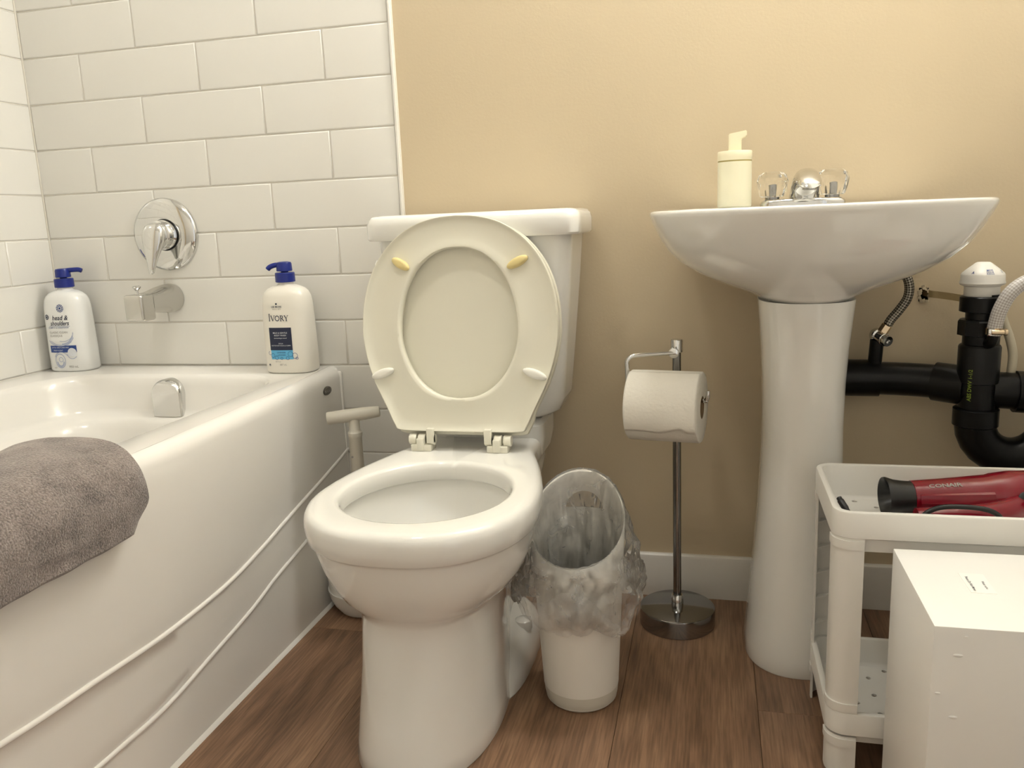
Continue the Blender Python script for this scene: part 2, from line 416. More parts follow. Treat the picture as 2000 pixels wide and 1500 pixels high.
# plaster chips around the hole
rnd = random.Random(3)
bm = bmesh.new()
for i in range(14):
    a = 2*math.pi*i/14+rnd.uniform(-.2, .2); rr_ = rnd.uniform(.009, .0125)
    px, pz = .392+rr_*math.cos(a)*.8, .650+rr_*math.sin(a)*1.25
    s = rnd.uniform(.002, .0045)
    pts = [Vector((px+s*rnd.uniform(.6, 1.3)*math.cos(t), WY-rnd.uniform(.0005, .004), pz+s*rnd.uniform(.6, 1.3)*math.sin(t))) for t in (0, 1.3, 2.6, 3.9, 5.2)]
    pb = [Vector((p.x, WY+.001, p.z)) for p in pts]
    loft_bm(bm, [pb, pts])
hc = from_bm('plaster_chips', bm, 'plaster', wb, 0); hc['label'] = 'chipped plaster around a small hole in the wall'
# --- tiles
GZ0, GDZ, TW = .3075, .1031, .303
gb = raw('grout', [(XL, .0025, 0), (-.656, .0025, 0), (-.656, .0025, ZC), (XL, .0025, ZC)], [(0, 1, 2, 3)], 'grout', wb, 0)
gl_ = raw('grout', [(XL-.0025, 0, 0), (XL-.0025, -1.56, 0), (XL-.0025, -1.56, ZC), (XL-.0025, 0, ZC)], [(0, 1, 2, 3)], 'grout', wl, 0)
tile_cache = {}
def tile_mesh(w_, h_):
    key = (round(w_, 4), round(h_, 4))
    if key not in tile_cache:
        rings = []
        for ins, d in ((0, .006), (0, .0022), (.0007, .0009), (.0022, .0001), (.0035, 0)):
            rings.append([Vector((ins, d, ins)), Vector((w_-ins, d, ins)), Vector((w_-ins, d, h_-ins)), Vector((ins, d, h_-ins))])
        bm = bmesh.new(); loft_bm(bm, rings, False, True); bmesh.ops.recalc_face_normals(bm, faces=bm.faces[:])
        me = bpy.data.meshes.new('tile'); bm.to_mesh(me); bm.free(); me.materials.append(M['tile'])
        for p in me.polygons: p.use_smooth = True
        me.set_sharp_from_angle(angle=R(50))
        tile_cache[key] = me
    return tile_cache[key]
G = .0011
for k in range(-3, 21):
    z0 = max(GZ0+GDZ*k, 0)+G; z1 = min(GZ0+GDZ*(k+1), ZC)-G
    if z1-z0 < .008: continue
    off = .5 if k % 2 == 0 else 0
    # back wall, counted from the right edge
    i = 0 if off == 0 else -.5
    while True:
        xr = -.6555-TW*max(i, 0) if i >= 0 else -.6555
        xl = -.6555-TW*(i+1)
        a, b = max(xl, XL)+G, xr-G
        if b < XL+.01: break
        if b-a > .006 and not (z1 < .515 and b < -.86):
            o = bpy.data.objects.new('tile', tile_mesh(b-a, z1-z0)); COL.objects.link(o); o.location = (a, 0, z0); o.parent = wb
        i += 1
    # side wall, from the corner
    ys = [0] + [-.13-(.1515 if off == 0 else 0)-TW*j for j in range(0, 6)]
    if z1 > .5:
        for ya, yb in zip(ys, ys[1:]):
            yb = max(yb, -1.56)
            if ya-yb < .01: continue
            o = bpy.data.objects.new('tile', tile_mesh(ya-yb-2*G, z1-z0)); COL.objects.link(o)
            o.location = (XL, yb+G, z0); o.rotation_euler = (0, 0, R(90)); o.parent = wl
struct(box('trim_4', XL-.004, XL+.0022, -.0022, .004, .5, ZC, 'grout', None, .0008), 'caulk line in the tiled corner')
struct(box('trim_1', -.6550, -.6495, -.0035, WY+.001, .0, ZC, 'trim', None, .001), 'thin white edge strip finishing the tiled surround')
struct(box('trim_2', -.6535, -.6475, .002, WY+.001, .0, ZC, 'grout', None, .001), 'caulk bead beside the tile edge strip')
def baseboard(name, a, b, face, label):
    prof = [(0, 0), (.012, 0), (.012, .088), (.0105, .0935), (.007, .0965), (0, .0965)]
    if face == 'y': rings = [[Vector((x_, WY-d, h)) for d, h in prof] for x_ in (a, b)]
    else: rings = [[Vector((XR-d, y_, h)) for d, h in prof] for y_ in (a, b)]
    struct(loft(name, rings, 'trim', None, smooth=30), label)
baseboard('baseboard_back', -.6475, XR, 'y', 'white baseboard along the tan wall')
baseboard('baseboard_right', DY1+.06, WY-.012, 'x', 'white baseboard along the right wall')

# ================================================================== LAMPS (above the picture)
LX, LY, LZ = .14, -.20, 2.0
vl = empty('vanity_light', (LX, 0, LZ), 'three-globe vanity light fixed to the wall above the sink', 'wall lamp')
box('backplate', LX-.28, LX+.28, -.02, WY, LZ+.04, LZ+.13, 'chrome', vl, .006)
for xg in (LX-.2, LX, LX+.2):
    tube('arm', [(xg, -.02, LZ+.09), (xg, LY*.5, LZ+.09), (xg, LY*.9, LZ+.085), (xg, LY, LZ+.05)], .008, 'chrome', vl, per=4)
    lathe('globe', [(.02, .062), (.042, .055), (.06, .03), (.067, 0), (.06, -.03), (.042, -.052), (.015, -.065), (0, -.067)], (xg, LY, LZ), 'globe2', vl, n=24)
hang(vl)
SLX, SLY = -.62, -.95
cl = empty('ceiling_light', (SLX, SLY, ZC), 'round flush ceiling light over the gap between tub and toilet', 'ceiling lamp')
lathe('rim', [(.10, 0), (.105, -.008), (.10, -.016)], (SLX, SLY, ZC), 'trim', cl)
lathe('glass', [(.095, -.015), (.09, -.03), (.07, -.042), (.03, -.05), (0, -.051)], (SLX, SLY, ZC), 'globe1', cl)
hang(cl)

# ================================================================== BATHTUB
ZT = .512; TL = -1.524
tub = empty('bathtub', (-1.18, -.76, 0), 'white alcove bathtub with two curved ridges across its apron', 'bathtub')
def bow(y): return math.sin(math.pi*min(max(-y/1.524, 0), 1))**.8
def xtop(y): return -.829+.031*bow(y)
def interp(tab, y):
    for (a, b), (c, d) in zip(tab, tab[1:]):
        if a >= y >= c: 
            t = (y-a)/(c-a); return b+(d-b)*(t*t*(3-2*t)*.4+t*.6)
    return tab[0][1] if y > tab[0][0] else tab[-1][1]
RU = [(0, .315), (-.15, .29), (-.29, .267), (-.457, .236), (-.56, .224), (-.71, .222), (-.85, .231), (-1.02, .243), (-1.3, .28), (-1.524, .31)]
RL = [(0, .225), (-.15, .203), (-.26, .183), (-.378, .163), (-.467, .142), (-.60, .122), (-.716, .106), (-.82, .106), (-.95, .112), (-1.2, .14), (-1.524, .19)]
ru = catmull([(a, b, 0) for a, b in RU], 8); rl = catmull([(a, b, 0) for a, b in RL], 8)
def cur(c, y):
    for p, q in zip(c, c[1:]):
        if p.x >= y >= q.x: return p.y+(q.y-p.y)*(y-p.x)/(q.x-p.x)
    return c[-1].y
zs = [0]
NY = 90
def apron_cols():
    cols = []
    for i in range(NY+1):
        y = TL*i/NY
        zu, zl = cur(ru, y), cur(rl, y)
        xt = xtop(y); xb = -.829+.009*0
        def face(z): return -.8215+(xt+.8215)*sstep(.05, .5, z)
        col = []
        def bead(zc):
            return [(face(zc+.0042*math.cos(q))+.0036*math.sin(q), zc-.0042*math.cos(q)) for q in [math.pi*k_/8 for k_ in range(9)]]
        for z in (0, .02, .05, zl*.6, zl-.02, zl-.008): col.append((face(z), z))
        col += bead(zl)
        for t in (.04, .25, .5, .75, .96):
            z = zl+(zu-zl)*t; col.append((face(z), z))
        col += bead(zu)
        for t in (.03, .15, .3, .45, .6, .75, .9, 1):
            z = zu+.006+(ZT-.026-zu-.006)*t; col.append((face(z), z))
        for a in (15, 30, 45, 60, 75, 90):
            col.append((xt-.024+.024*math.cos(R(a)), ZT-.024+.024*math.sin(R(a))))
        cols.append([Vector((a, y, b)) for a, b in col])
    return cols
bm = bmesh.new(); loft_bm(bm, apron_cols(), False, False, closed=False)
from_bm('apron', bm, 'acrylic', tub, 60)
# deck and basin
outer = rrect(XL+.001, -.85, TL, -.001, .004, ZT)
outer = [Vector((xtop(p.y)-.024 if p.x > -.86 else p.x, p.y, p.z)) for p in outer]
def basin_ring(ins, z, r): return rrect(-1.473+ins, -.898-ins*.8, -1.42+ins*1.6, -.108-ins*.75, max(r, .03), z)
rings = [outer, basin_ring(-.012, ZT-.0005, .135), basin_ring(-.004, ZT-.003, .13), basin_ring(.004, ZT-.011, .125), basin_ring(.010, ZT-.026, .12), basin_ring(.022, .435, .12),
         basin_ring(.030, .423, .12), basin_ring(.044, .416, .12), basin_ring(.054, .406, .12), basin_ring(.060, .39, .12), basin_ring(.085, .22, .12), basin_ring(.10, .17, .12), basin_ring(.13, .14, .10), basin_ring(.17, .128, .08)]
loft('basin', rings, 'acrylic', tub, False, True, 60)
bm = bmesh.new()
add_box(bm, -.858, -.832, -.016, -.001, 0, ZT-.004, .005, 3); add_box(bm, -.85, -.824, -.008, -.0005, 0, ZT-.012, .003, 2)
from_bm('end_flange', bm, 'acrylic', tub)
def fn_ap(s, h): return Vector((-.8175+0.0000*h, -.092-s, .485+h))
bd = [(math.cos(2*math.pi*i/24)*.0185, math.sin(2*math.pi*i/24)*.0095) for i in range(24)]
xa = -.8185
loft('badge', [[Vector((xa-.003, -.092-s, .473+h)) for s, h in bd], [Vector((xa+.0006, -.092-s, .473+h)) for s, h in bd], [Vector((xa+.0012, -.092-s*.9, .473+h*.9)) for s, h in bd]], 'badge', tub)
decal('badge_text', [g_move(text_geo('MAAX', .0115, 0, .02), 0, -.004), g_ring(0, 0, .0172, .0012, 24, sy=.5)], lambda s, h: Vector((xa+.0018, -.092+s, .473+h)), 'inkg', tub)
# overflow cover: dome-topped hood, open at the bottom
ovx, ovz, ovy = -1.194, .4205, -.1215
def hood(sc, y, dz=0):
    pts = []
    for i in range(25):
        a = R(180*i/24); pts.append(Vector((ovx+.039*sc*math.cos(a), y, ovz+.047+.037*sc*math.sin(a))))
    return [Vector((ovx+.039*sc, y, ovz+dz))]+pts+[Vector((ovx-.039*sc, y, ovz+dz))]
loft('overflow_cover', [hood(1, ovy+.02), hood(1, ovy-.006), hood(.97, ovy-.012), hood(.88, ovy-.016), hood(.5, ovy-.018, .0)], 'chrome', tub)
hang(tub)
bm = bmesh.new()
path = [(-.8195, y, .002) for y in [-.02-i*.05 for i in range(31)]]
loft_bm(bm, [[Vector((-.823, p[1], 0)), Vector((-.814, p[1], 0)), Vector((-.8165, p[1], .004)), Vector((-.8205, p[1], .0065))] for p in path])
struct(from_bm('trim_3', bm, 'trim'), 'white caulk bead between tub and floor')

# ================================================================== SHOWER VALVE + SPOUT
vx, vz = -1.239, .823
sv = empty('shower_valve', (vx, 0, vz), 'round chrome shower valve plate with a lever handle on the tiles', 'shower valve')
lathe('escutcheon', [(.0835, .0), (.0835, -.004), (.081, -.008), (.074, -.012), (.06, -.0155), (.04, -.018), (0, -.018)], (vx, -.001, vz), 'chrome', sv, ax=(0, 1, 0), n=64)
lathe('collar', [(.034, -.015), (.034, -.028), (.0315, -.030), (.0315, -.032), (.033, -.034), (.032, -.046), (.028, -.049), (0, -.049)], (vx+.009, 0, vz-.001), 'chrome', sv, ax=(0, 1, 0), n=48)
lathe('gasket', [(.0352, -.0165), (.0365, -.019), (.0352, -.0215)], (vx+.009, 0, vz-.001), 'abs', sv, ax=(0, 1, 0), n=48)
# lever: domed cap with a tapering downward blade
rings = []
for t, hw_, d0, d1 in ((.032, .002, .066, .070), (.030, .014, .058, .078), (.024, .022, .053, .086), (.012, .0265, .050, .092), (0, .0275, .048, .095), (-.012, .0262, .052, .096), (-.024, .0225, .062, .097), (-.036, .0180, .070, .0975), (-.048, .0140, .077, .098), (-.060, .0108, .082, .0985), (-.072, .0085, .086, .099), (-.080, .0065, .089, .0985), (-.083, .002, .092, .096)):
    d0, d1 = d0*.80, d1*.80
    c = Vector((vx+.009+t*.06, -(d0+d1)/2, vz-.004+t))
    rings.append([c+Vector((hw_*math.copysign(abs(math.cos(a))**.8, math.cos(a)), (d1-d0)/2*math.copysign(abs(math.sin(a))**.8, math.sin(a)), 0)) for a in [2*math.pi*i/28 for i in range(28)]])
loft('lever', rings, 'chrome', sv)
hang(sv)
sp = empty('tub_spout', (-1.245, 0, .675), 'chrome tub spout with a pull-up diverter below the shower valve', 'tub spout')
rings = []
for d, hw_, zt, zb, e in ((.0, .033, .7085, .6425, 2), (.006, .034, .7095, .6415, 2), (.02, .0335, .709, .642, 2.1), (.045, .029, .705, .6455, 2.6), (.07, .0255, .699, .649, 3.2), (.085, .024, .6965, .6515, 4), (.096, .0235, .695, .653, 5)):
    rings.append([Vector((-1.245+hw_*math.copysign(abs(math.cos(a))**(2/e), math.cos(a)), -.0012-d, (zt+zb)/2+(zt-zb)/2*math.copysign(abs(math.sin(a))**(2/e), math.sin(a)))) for a in [2*math.pi*i/36 for i in range(36)]])
loft('body', rings, 'nickel', sp)
bm = bmesh.new(); add_box(bm, -1.2685, -1.2215, -.140, -.094, .6355, .6945, .006, 3); from_bm('outlet_head', bm, 'nickel', sp)
lathe('diverter_knob', [(.003, 0), (.003, .010), (.0085, .016), (.0095, .019), (.006, .021), (0, .021)], (-1.245, -.120, .693), 'chrome', sp, n=20)
hang(sp)

# ================================================================== BOTTLES
def bottle(name, cx, cy, label, m, hw_, hd, zs, rz, spout_dir, head):
    b = empty(name, (cx, cy, ZT), label, 'bottle')
    E_ = 2.9
    rings = [superell(0, 0, hw_*s, hd*s2, z, E_) for z, s, s2 in zs]
    neck = zs[-1][0]
    loft('body', rings+[superell(0, 0, .0165, .0165, neck+.003, 2), superell(0, 0, .0165, .0165, neck+.012, 2)], m, b)
    z = neck+.006
    bm = bmesh.new()
    loft_bm(bm, lathe_rings([(.0195, z), (.0215, z+.001), (.0212, z+.0195), (.020, z+.021), (.008, z+.0215), (.0085, z+.026)], n=32))
    from_bm('collar', bm, 'blue', b)
    zh = z+.0235
    sx, sy = math.cos(spout_dir), math.sin(spout_dir)
    pm_ = lathe('pump_head', [(.0155, zh), (.0172, zh+.001), (.0165, zh+.016), (.0150, zh+.0195), (.009, zh+.021), (0, zh+.0212)], (0, 0, 0), 'blue', b, n=32)
    if head == 'flat': pts = [(0, 0, zh+.0155), (sx*.02, sy*.02, zh+.0165), (sx*.036, sy*.036, zh+.0165), (sx*.044, sy*.044, zh+.0135)]
    else: pts = [(0, 0, zh+.013), (sx*.018, sy*.018, zh+.014), (sx*.030, sy*.030, zh+.0105), (sx*.036, sy*.036, zh+.005)]
    tube('nozzle', pts, [.0055]*(3*5)+[.0045], 'blue', b, per=5, n=12)
    b.rotation_euler = (0, 0, rz)
    def fn(s, h, eps=.0006):
        # taper: interpolate scale at height h
        sc = zs[-1]
        for p, q in zip(zs, zs[1:]):
            if p[0] <= h <= q[0]:
                t = (h-p[0])/(q[0]-p[0]); sc = (h, p[1]+(q[1]-p[1])*t, p[2]+(q[2]-p[2])*t); break
        u = min(abs(s)/(hw_*sc[1]), .999)
        return Vector((s, -hd*sc[2]*(1-u**E_)**(1/E_)-eps, h))
    return b, fn
ZS = [(0, .90, .88), (.002, .96, .95), (.006, 1.0, 1.0), (.05, 1.0, 1.0), (.12, .975, .97), (.155, .95, .94), (.168, .91, .89), (.178, .83, .80), (.185, .70, .66), (.190, .50, .52), (.192, .32, .48)]
b1, f1 = bottle('shampoo_bottle', -1.497, -.049, 'white pump bottle with a blue band label in the tiled tub corner', 'shampoo', .0545, .0375, ZS, R(4), R(15), 'flat')
D = lambda n_, g, m_: decal(n_, g, f1, m_, b1)
D('brand_text', [g_move(text_geo('head &', .0155, .25, .012, sx=.92), .002, .124), g_move(text_geo('shoulders', .0150, .25, .012, sx=.82), .000, .1115), g_disc(-.0335, .131, .0062)], 'inkd')
decal('brand_mark', [g_ring(-.0335, .131, .004, .0011, 12), ], lambda s, h: f1(s, h, .0010), 'inkw', b1)
D('small_print', [g_move(text_geo('SHAMPOO & CONDITIONER', .0042, 0, .004), -.004, .1045), g_rect(-.028, .026, .1088, .1095, 6, 1)], 'inkb')
D('variant_text', [g_move(text_geo('CLASSIC CLEAN', .0068, 0, 0), -.006, .0925), g_move(text_geo('CLASSIQUE', .0068, 0, 0), -.013, .0845)], 'inkg')
D('emblem', [g_ring(.006, .1515, .009, .001, 20), g_ring(.006, .1515, .0062, .001, 16), g_disc(.006, .1515, .0025)]+[g_line([(.006+.004*math.cos(a), .1515+.004*math.sin(a)), (.006+.0095*math.cos(a+.4), .1515+.0095*math.sin(a+.4))], .0009) for a in [i*math.pi/5 for i in range(10)]], 'inkb')
D('blue_band', [g_rect(-.034, .034, .047, .0635, 10, 2)], 'inkb')
decal('band_text', [g_move(text_geo('UP TO 100% FLAKE FREE', .0042, 0, .004), -.006, .0575), g_move(text_geo('FRESH SCENT', .0042, 0, .004), -.012, .0505), g_disc(.023, .047, .0105)], lambda s, h: f1(s, h, .0012), 'inkw', b1)
D('swirls', [g_ring(-.004, .083, .034, .0022, 24, 200, 330, .62), g_ring(-.002, .088, .034, .0016, 24, 215, 345, .7), g_ring(.004, .094, .027, .0016, 24, 250, 360, .8), g_ring(.0, .09, .030, .003, 20, 270, 350, .8),
      g_ring(-.010, .027, .014, .0016, 24, 0, 360, 1.25), g_ring(-.010, .025, .010, .003, 24, 180, 360, 1.3), g_ring(-.006, .034, .018, .0018, 20, 20, 170, .8), g_ring(.022, .043, .012, .0016, 20, 180, 330), g_ring(-.008, .030, .006, .0014, 20)], 'inkl')
D('volume_text', [g_move(text_geo('950 mL', .0075, 0, .006), .022, .010)], 'inkg')
D('net_text', [g_move(text_geo('NET', .004), -.026, .009)], 'inkg')

b2, f2 = bottle('body_wash_bottle', -.911, -.062, 'ivory pump bottle with a navy and sky-blue label on the tub corner', 'wash', .057, .038, [(a*1.0, b, c) for a, b, c in ZS], R(2), R(200), 'drop')
D = lambda n_, g, m_: decal(n_, g, f2, m_, b2)
# hand-cut serif capitals
def serif(word, h, x0, y0):
    out = []; x = x0; th, tn = h*.16, h*.07
    def ln(*pts, t=th): out.append(g_line([(x+a*h, y0+b*h*H) for a, b in pts], t))
    for i, ch in enumerate(word):
        H = 1.3 if i == 0 else 1.0
        if ch == 'I': ln((.15, 0), (.15, 1)); ln((0, 0), (.3, 0), t=tn); ln((0, 1), (.3, 1), t=tn); x += h*.42
        if ch == 'V': ln((.1, 1), (.45, 0)); ln((.45, 0), (.78, 1), t=tn); ln((-.02, 1), (.26, 1), t=tn); ln((.64, 1), (.92, 1), t=tn); x += h*.93
        if ch == 'O': out.append(g_ring(x+.42*h, y0+.5*h, .47*h, th*.8, 24, sy=1.1)); x += h*.98
        if ch == 'R': ln((.15, 0), (.15, 1)); ln((0, 0), (.32, 0), t=tn); ln((0, 1), (.4, 1), t=tn); out.append(g_ring(x+.36*h, y0+.74*h, .27*h, th*.8, 12, -90, 90)); ln((.15, .48), (.4, .48), t=tn); ln((.36, .48), (.75, 0)); x += h*.82
        if ch == 'Y': ln((.08, 1), (.42, .45)); ln((.42, .45), (.72, 1), t=tn); ln((.42, 0), (.42, .45)); ln((-.02, 1), (.24, 1), t=tn); ln((.6, 1), (.86, 1), t=tn); ln((.26, 0), (.58, 0), t=tn); x += h
    return out
D('brand_text', serif('IVORY', .0118, -.030, .1165), 'inkd')
D('top_mark', [g_disc(-.009, .1535, .0022), g_move(text_geo('LSE MORE', .0055, 0, .01), -.009, .1455)], 'inkd')
D('top_print', [g_move(text_geo('SINCE 1879', .0042), -.009, .141)], 'inkg')
D('navy_panel', [g_rect(-.032, .021, .0525, .102, 10, 6)], 'navy')
decal('panel_text', [g_move(text_geo('MILD & GENTLE', .0048, 0, .004), -.0055, .089), g_move(text_geo('BODY WASH', .0048, 0, .004), -.0055, .0835), g_move(text_geo('dermatologist tested', .0036), -.0055, .078), g_move(text_geo('DOUX', .0036), -.0055, .066), g_move(text_geo('NETTOYANT POUR LE CORPS', .0034), -.0055, .0615)], lambda s, h: f2(s, h, .0011), 'inkw', b2)
D('sky_panel', [g_rect(-.031, .021, .0325, .0525, 10, 3)], 'sky')
decal('flower_lines', [g_ring(cx_, cz_, r_, .0008, 12, a0, a1, sy) for cx_, cz_, r_, a0, a1, sy in ((-.027, .041, .005, 0, 360, 1), (-.018, .036, .004, 0, 360, 1.2), (-.006, .0345, .003, 0, 360, 1), (.008, .035, .004, 0, 360, 1), (.015, .044, .006, 0, 360, 1), (.025, .040, .006, 0, 360, 1.1), (.029, .0345, .003, 0, 360, 1), (-.034, .046, .004, 90, 300, 1))] +
      [g_move(text_geo('LAVENDER', .0042, 0, .01), -.006, .046), g_move(text_geo('LAVANDE', .0042, 0, .01), -.006, .0405)], lambda s, h: f2(s, h, .0011), 'inkb', b2)
D('volume_text', [g_move(text_geo('887 mL', .0055), -.004, .0185)], 'inkg')
D('ounce_text', [g_move(text_geo('30 fl oz', .0045), -.016, .026)], 'inkg')
D('recycle_mark', [g_disc(-.038, .020, .0015), g_ring(-.038, .0195, .0028, .0007, 8)], 'inkd')

# ================================================================== TOWEL
tw = empty('towel', (-.85, -1.0, ZT), 'folded grey terry towel draped over the tub edge', 'towel')
def towel_layer(name, y_hi, y_lo, th, grow, drop_out, drop_in, seed):
    sec = [(-.925, .490-drop_in), (-.930, .512), (-.922, .528), (-.90, .5345), (-.865, .536), (-.83, .533), (-.806, .524), (-.790, .506), (-.782, .485), (-.780, .462), (-.782, .445), (-.785, .512-drop_out)]
    path = catmull([(a, 0, b) for a, b in sec], 6)
    n = len(path); rings = []
    ny = 60
    for j in range(ny+1):
        t = j/ny; y = y_hi+(y_lo-y_hi)*t
        edge = 1-math.exp(-((y_hi-y)/.014)) if j else 0
        up, dn = [], []
        for i, p in enumerate(path):
            a = path[max(i-1, 0)]; b = path[min(i+1, n-1)]; d = (b-a).normalized(); nr = Vector((-d.z, 0, d.x))
            if nr.z < 0 and abs(d.z) < .5: nr = -nr
            if (p.x < -.9 and nr.x > 0) or (p.x > -.8 and nr.x < 0): nr = -nr
            # skew: the outer hanging corner is pulled back a little
            f = i/(n-1)
            yy = y-.030*sstep(.80, 1, f)*(1-t)-.02*sstep(.25, 0, f)
            w_ = noise.noise(Vector((f*4+seed, yy*9, seed)))*.008+noise.noise(Vector((f*14, yy*30, seed)))*.0025
            e2 = .35+.65*edge
            q = p+nr*(grow+w_*edge)
            up.append(Vector((q.x, yy, q.z))+nr*th*.5*e2); dn.append(Vector((q.x, yy, q.z))-nr*th*.5*e2)
        # rounded hem at both ends of the strip
        m1 = (up[-1]+dn[-1])/2+Vector((0, 0, -th*.45)); m0 = (up[0]+dn[0])/2+Vector((0, 0, -th*.45))
        rings.append(up+[m1]+dn[::-1]+[m0])
    return loft(name, rings, 'terry', tw, True, True, 70)
towel_layer('under_layer', -.748, -1.30, .011, -.004, .074, .02, 3.1)
towel_layer('top_layer', -.760, -1.31, .016, .0095, .084, .01, 7.7)
hang(tw)

# ================================================================== TOILET
TX = -.447
to = empty('toilet', (TX, -.36, 0), 'white two-piece toilet with its seat and lid raised', 'toilet')
half = [(0, -.716), (.05, -.712), (.098, -.694), (.140, -.658), (.168, -.61), (.182, -.555), (.183, -.50), (.176, -.44), (.163, -.38), (.146, -.32), (.130, -.27), (.121, -.22), (.118, -.16), (.116, -.09), (.112, -.05)]
hs = catmull([(a, b, 0) for a, b in half], 4)
def bowl_ring(z, sx, sy, sb, ins=0, dx=0):
    """outline scaled about (0,-.40), optionally inset"""
    pts = []
    for p in hs:
        y = -.40+(p.y+.40)*(sy if p.y < -.40 else sb)
        pts.append(Vector((p.x*sx, y, z)))
    if ins:
        c = Vector((0, -.42, z))
        q = []
        for i, p in enumerate(pts):
            a = pts[max(i-1, 0)]; b = pts[min(i+1, len(pts)-1)]
            if i == 0: d = Vector((1, 0, 0))
            else: d = (b-a).normalized()
            nr = Vector((d.y, -d.x, 0))      # outward
            q.append(p-nr*ins)
        pts = q
        pts[0].x = 0
    tx = TX-.005*(1-sstep(.2, .3, z))
    ring = [Vector((tx+p.x, p.y, p.z)) for p in pts] + [Vector((tx-p.x, p.y, p.z)) for p in pts[:0:-1]]
    return ring
NB = len(bowl_ring(0, 1, 1, 1))
def opening_ring(z, a, yf, yb):
    """egg opening matched point for point to the outline"""
    base = bowl_ring(z, 1, 1, 1); out = []
    yc = -.515
    L = [0]
    N = len(hs)
    for i in range(N):
        t = math.pi*i/(N-1)
        # denser toward the front like the outline
        x = a*math.sin(t); y = yc-(yc-yf)*math.cos(t) if t < math.pi/2 else yc+(yb-yc)*-math.cos(t)
        out.append(Vector((x, y, z)))
    return [Vector((TX+p.x, p.y, p.z)) for p in out] + [Vector((TX-p.x, p.y, p.z)) for p in out[:0:-1]]
RZ = .403
rings = [bowl_ring(0, .615, .95, .80), bowl_ring(.004, .625, .96, .81), bowl_ring(.03, .615, .945, .80), bowl_ring(.08, .598, .90, .80), bowl_ring(.14, .586, .84, .80), bowl_ring(.20, .582, .80, .80),
         bowl_ring(.226, .59, .79, .82), bowl_ring(.237, .62, .80, .84), bowl_ring(.247, .68, .825, .86), bowl_ring(.262, .765, .865, .9), bowl_ring(.285, .845, .905, .93), bowl_ring(.31, .90, .935, .96),
         bowl_ring(.335, .935, .955, .98), bowl_ring(.349, .948, .965, .99), bowl_ring(.352, .955, .968, .99), bowl_ring(.3545, .975, .982, 1), bowl_ring(.358, .988, .992, 1), bowl_ring(.372, .998, .999, 1), bowl_ring(.386, 1, 1, 1),
         bowl_ring(.394, 1, 1, 1, .002), bowl_ring(.3995, 1, 1, 1, .006), bowl_ring(RZ-.0008, 1, 1, 1, .012), bowl_ring(RZ, 1, 1, 1, .019),
         opening_ring(RZ, .146, -.666, -.350), opening_ring(RZ-.001, .1415, -.661, -.355), opening_ring(RZ-.005, .138, -.657, -.359), opening_ring(RZ-.012, .1365, -.655, -.361), opening_ring(.374, .136, -.653, -.362), opening_ring(.370, .139, -.656, -.36),
         opening_ring(.368, .146, -.664, -.355), opening_ring(.33, .140, -.655, -.36), opening_ring(.28, .12, -.62, -.39), opening_ring(.23, .085, -.57, -.42), opening_ring(.20, .05, -.54, -.45), opening_ring(.19, .02, -.52, -.48)]
loft('bowl', rings, 'china', to, True, True, 55)
loft('water', [opening_ring(.236, .088, -.573, -.417), opening_ring(.2362, .086, -.571, -.419)], 'water', to)
# rear foot with the bolt caps
def foot(z, hw_, yf, yb): return [Vector((TX+.006+p.x-TX*0, p.y, z)) for p in superell(0, (yf+yb)/2, hw_, (yb-yf)/2, z, 3)]
loft('foot', [foot(0, .116, -.50, -.135), foot(.004, .118, -.502, -.133), foot(.03, .115, -.49, -.14), foot(.05, .108, -.46, -.15), foot(.064, .098, -.44, -.165), foot(.074, .082, -.42, -.18), foot(.079, .06, -.40, -.20)], 'china', to)
for s in (-1, 1):
    lathe('bolt_cap', [(.017, 0), (.017, .012), (.0155, .017), (.010, .0205), (0, .022)], (TX+.006+s*.093, -.300, .058), 'china', to, n=24)
# deck block under the tank
loft('tank_shelf', [rrect(TX-.105, TX+.117, -.185, -.03, .03, .36), rrect(TX-.112, TX+.124, -.192, -.03, .03, .395), rrect(TX-.112, TX+.124, -.192, -.03, .03, .425), rrect(TX-.104, TX+.116, -.184, -.036, .03, .433)], 'china', to)
# tank (front gently bowed)
TKX = -.446
def tank_ring(z, hw_, yf, yb, r, bw=.012):
    return [Vector((p.x, p.y-(bw*(1-((p.x-TKX)/hw_)**2) if p.y < (yf+yb)/2 else 0), p.z)) for p in rrect(TKX-hw_, TKX+hw_, yf, yb, r, z, 6, 10)]
loft('tank', [tank_ring(.432, .10, -.150, -.035, .03, 0), tank_ring(.440, .134, -.165, -.025, .035), tank_ring(.452, .154, -.174, -.02, .035), tank_ring(.475, .163, -.178, -.018, .034), tank_ring(.55, .170, -.183, -.016, .032), tank_ring(.70, .184, -.191, -.014, .030), tank_ring(.80, .192, -.196, -.012, .028)], 'china', to)
loft('tank_lid', [tank_ring(.792, .197, -.199, -.011, .028), tank_ring(.793, .2065, -.2085, -.008, .028), tank_ring(.797, .2095, -.211, -.007, .028), tank_ring(.822, .2095, -.211, -.007, .028), tank_ring(.832, .207, -.2085, -.008, .028), tank_ring(.838, .2015, -.203, -.012, .026), tank_ring(.8405, .191, -.193, -.02, .022)], 'china', to)
fx, fz = TKX-.188, .742
lathe('lever_pivot', [(.011, .004), (.013, 0), (.012, -.006), (.006, -.010), (0, -.011)], (fx+.006, -.196, fz), 'china', to, ax=(0, 1, 0), n=20)
tube('flush_lever', [(fx+.004, -.203, fz+.012), (fx+.004, -.213, fz), (fx+.003, -.214, fz-.014), (fx+.004, -.210, fz-.026)], [.0055]*12+[.004], 'china', to, per=4, n=12)
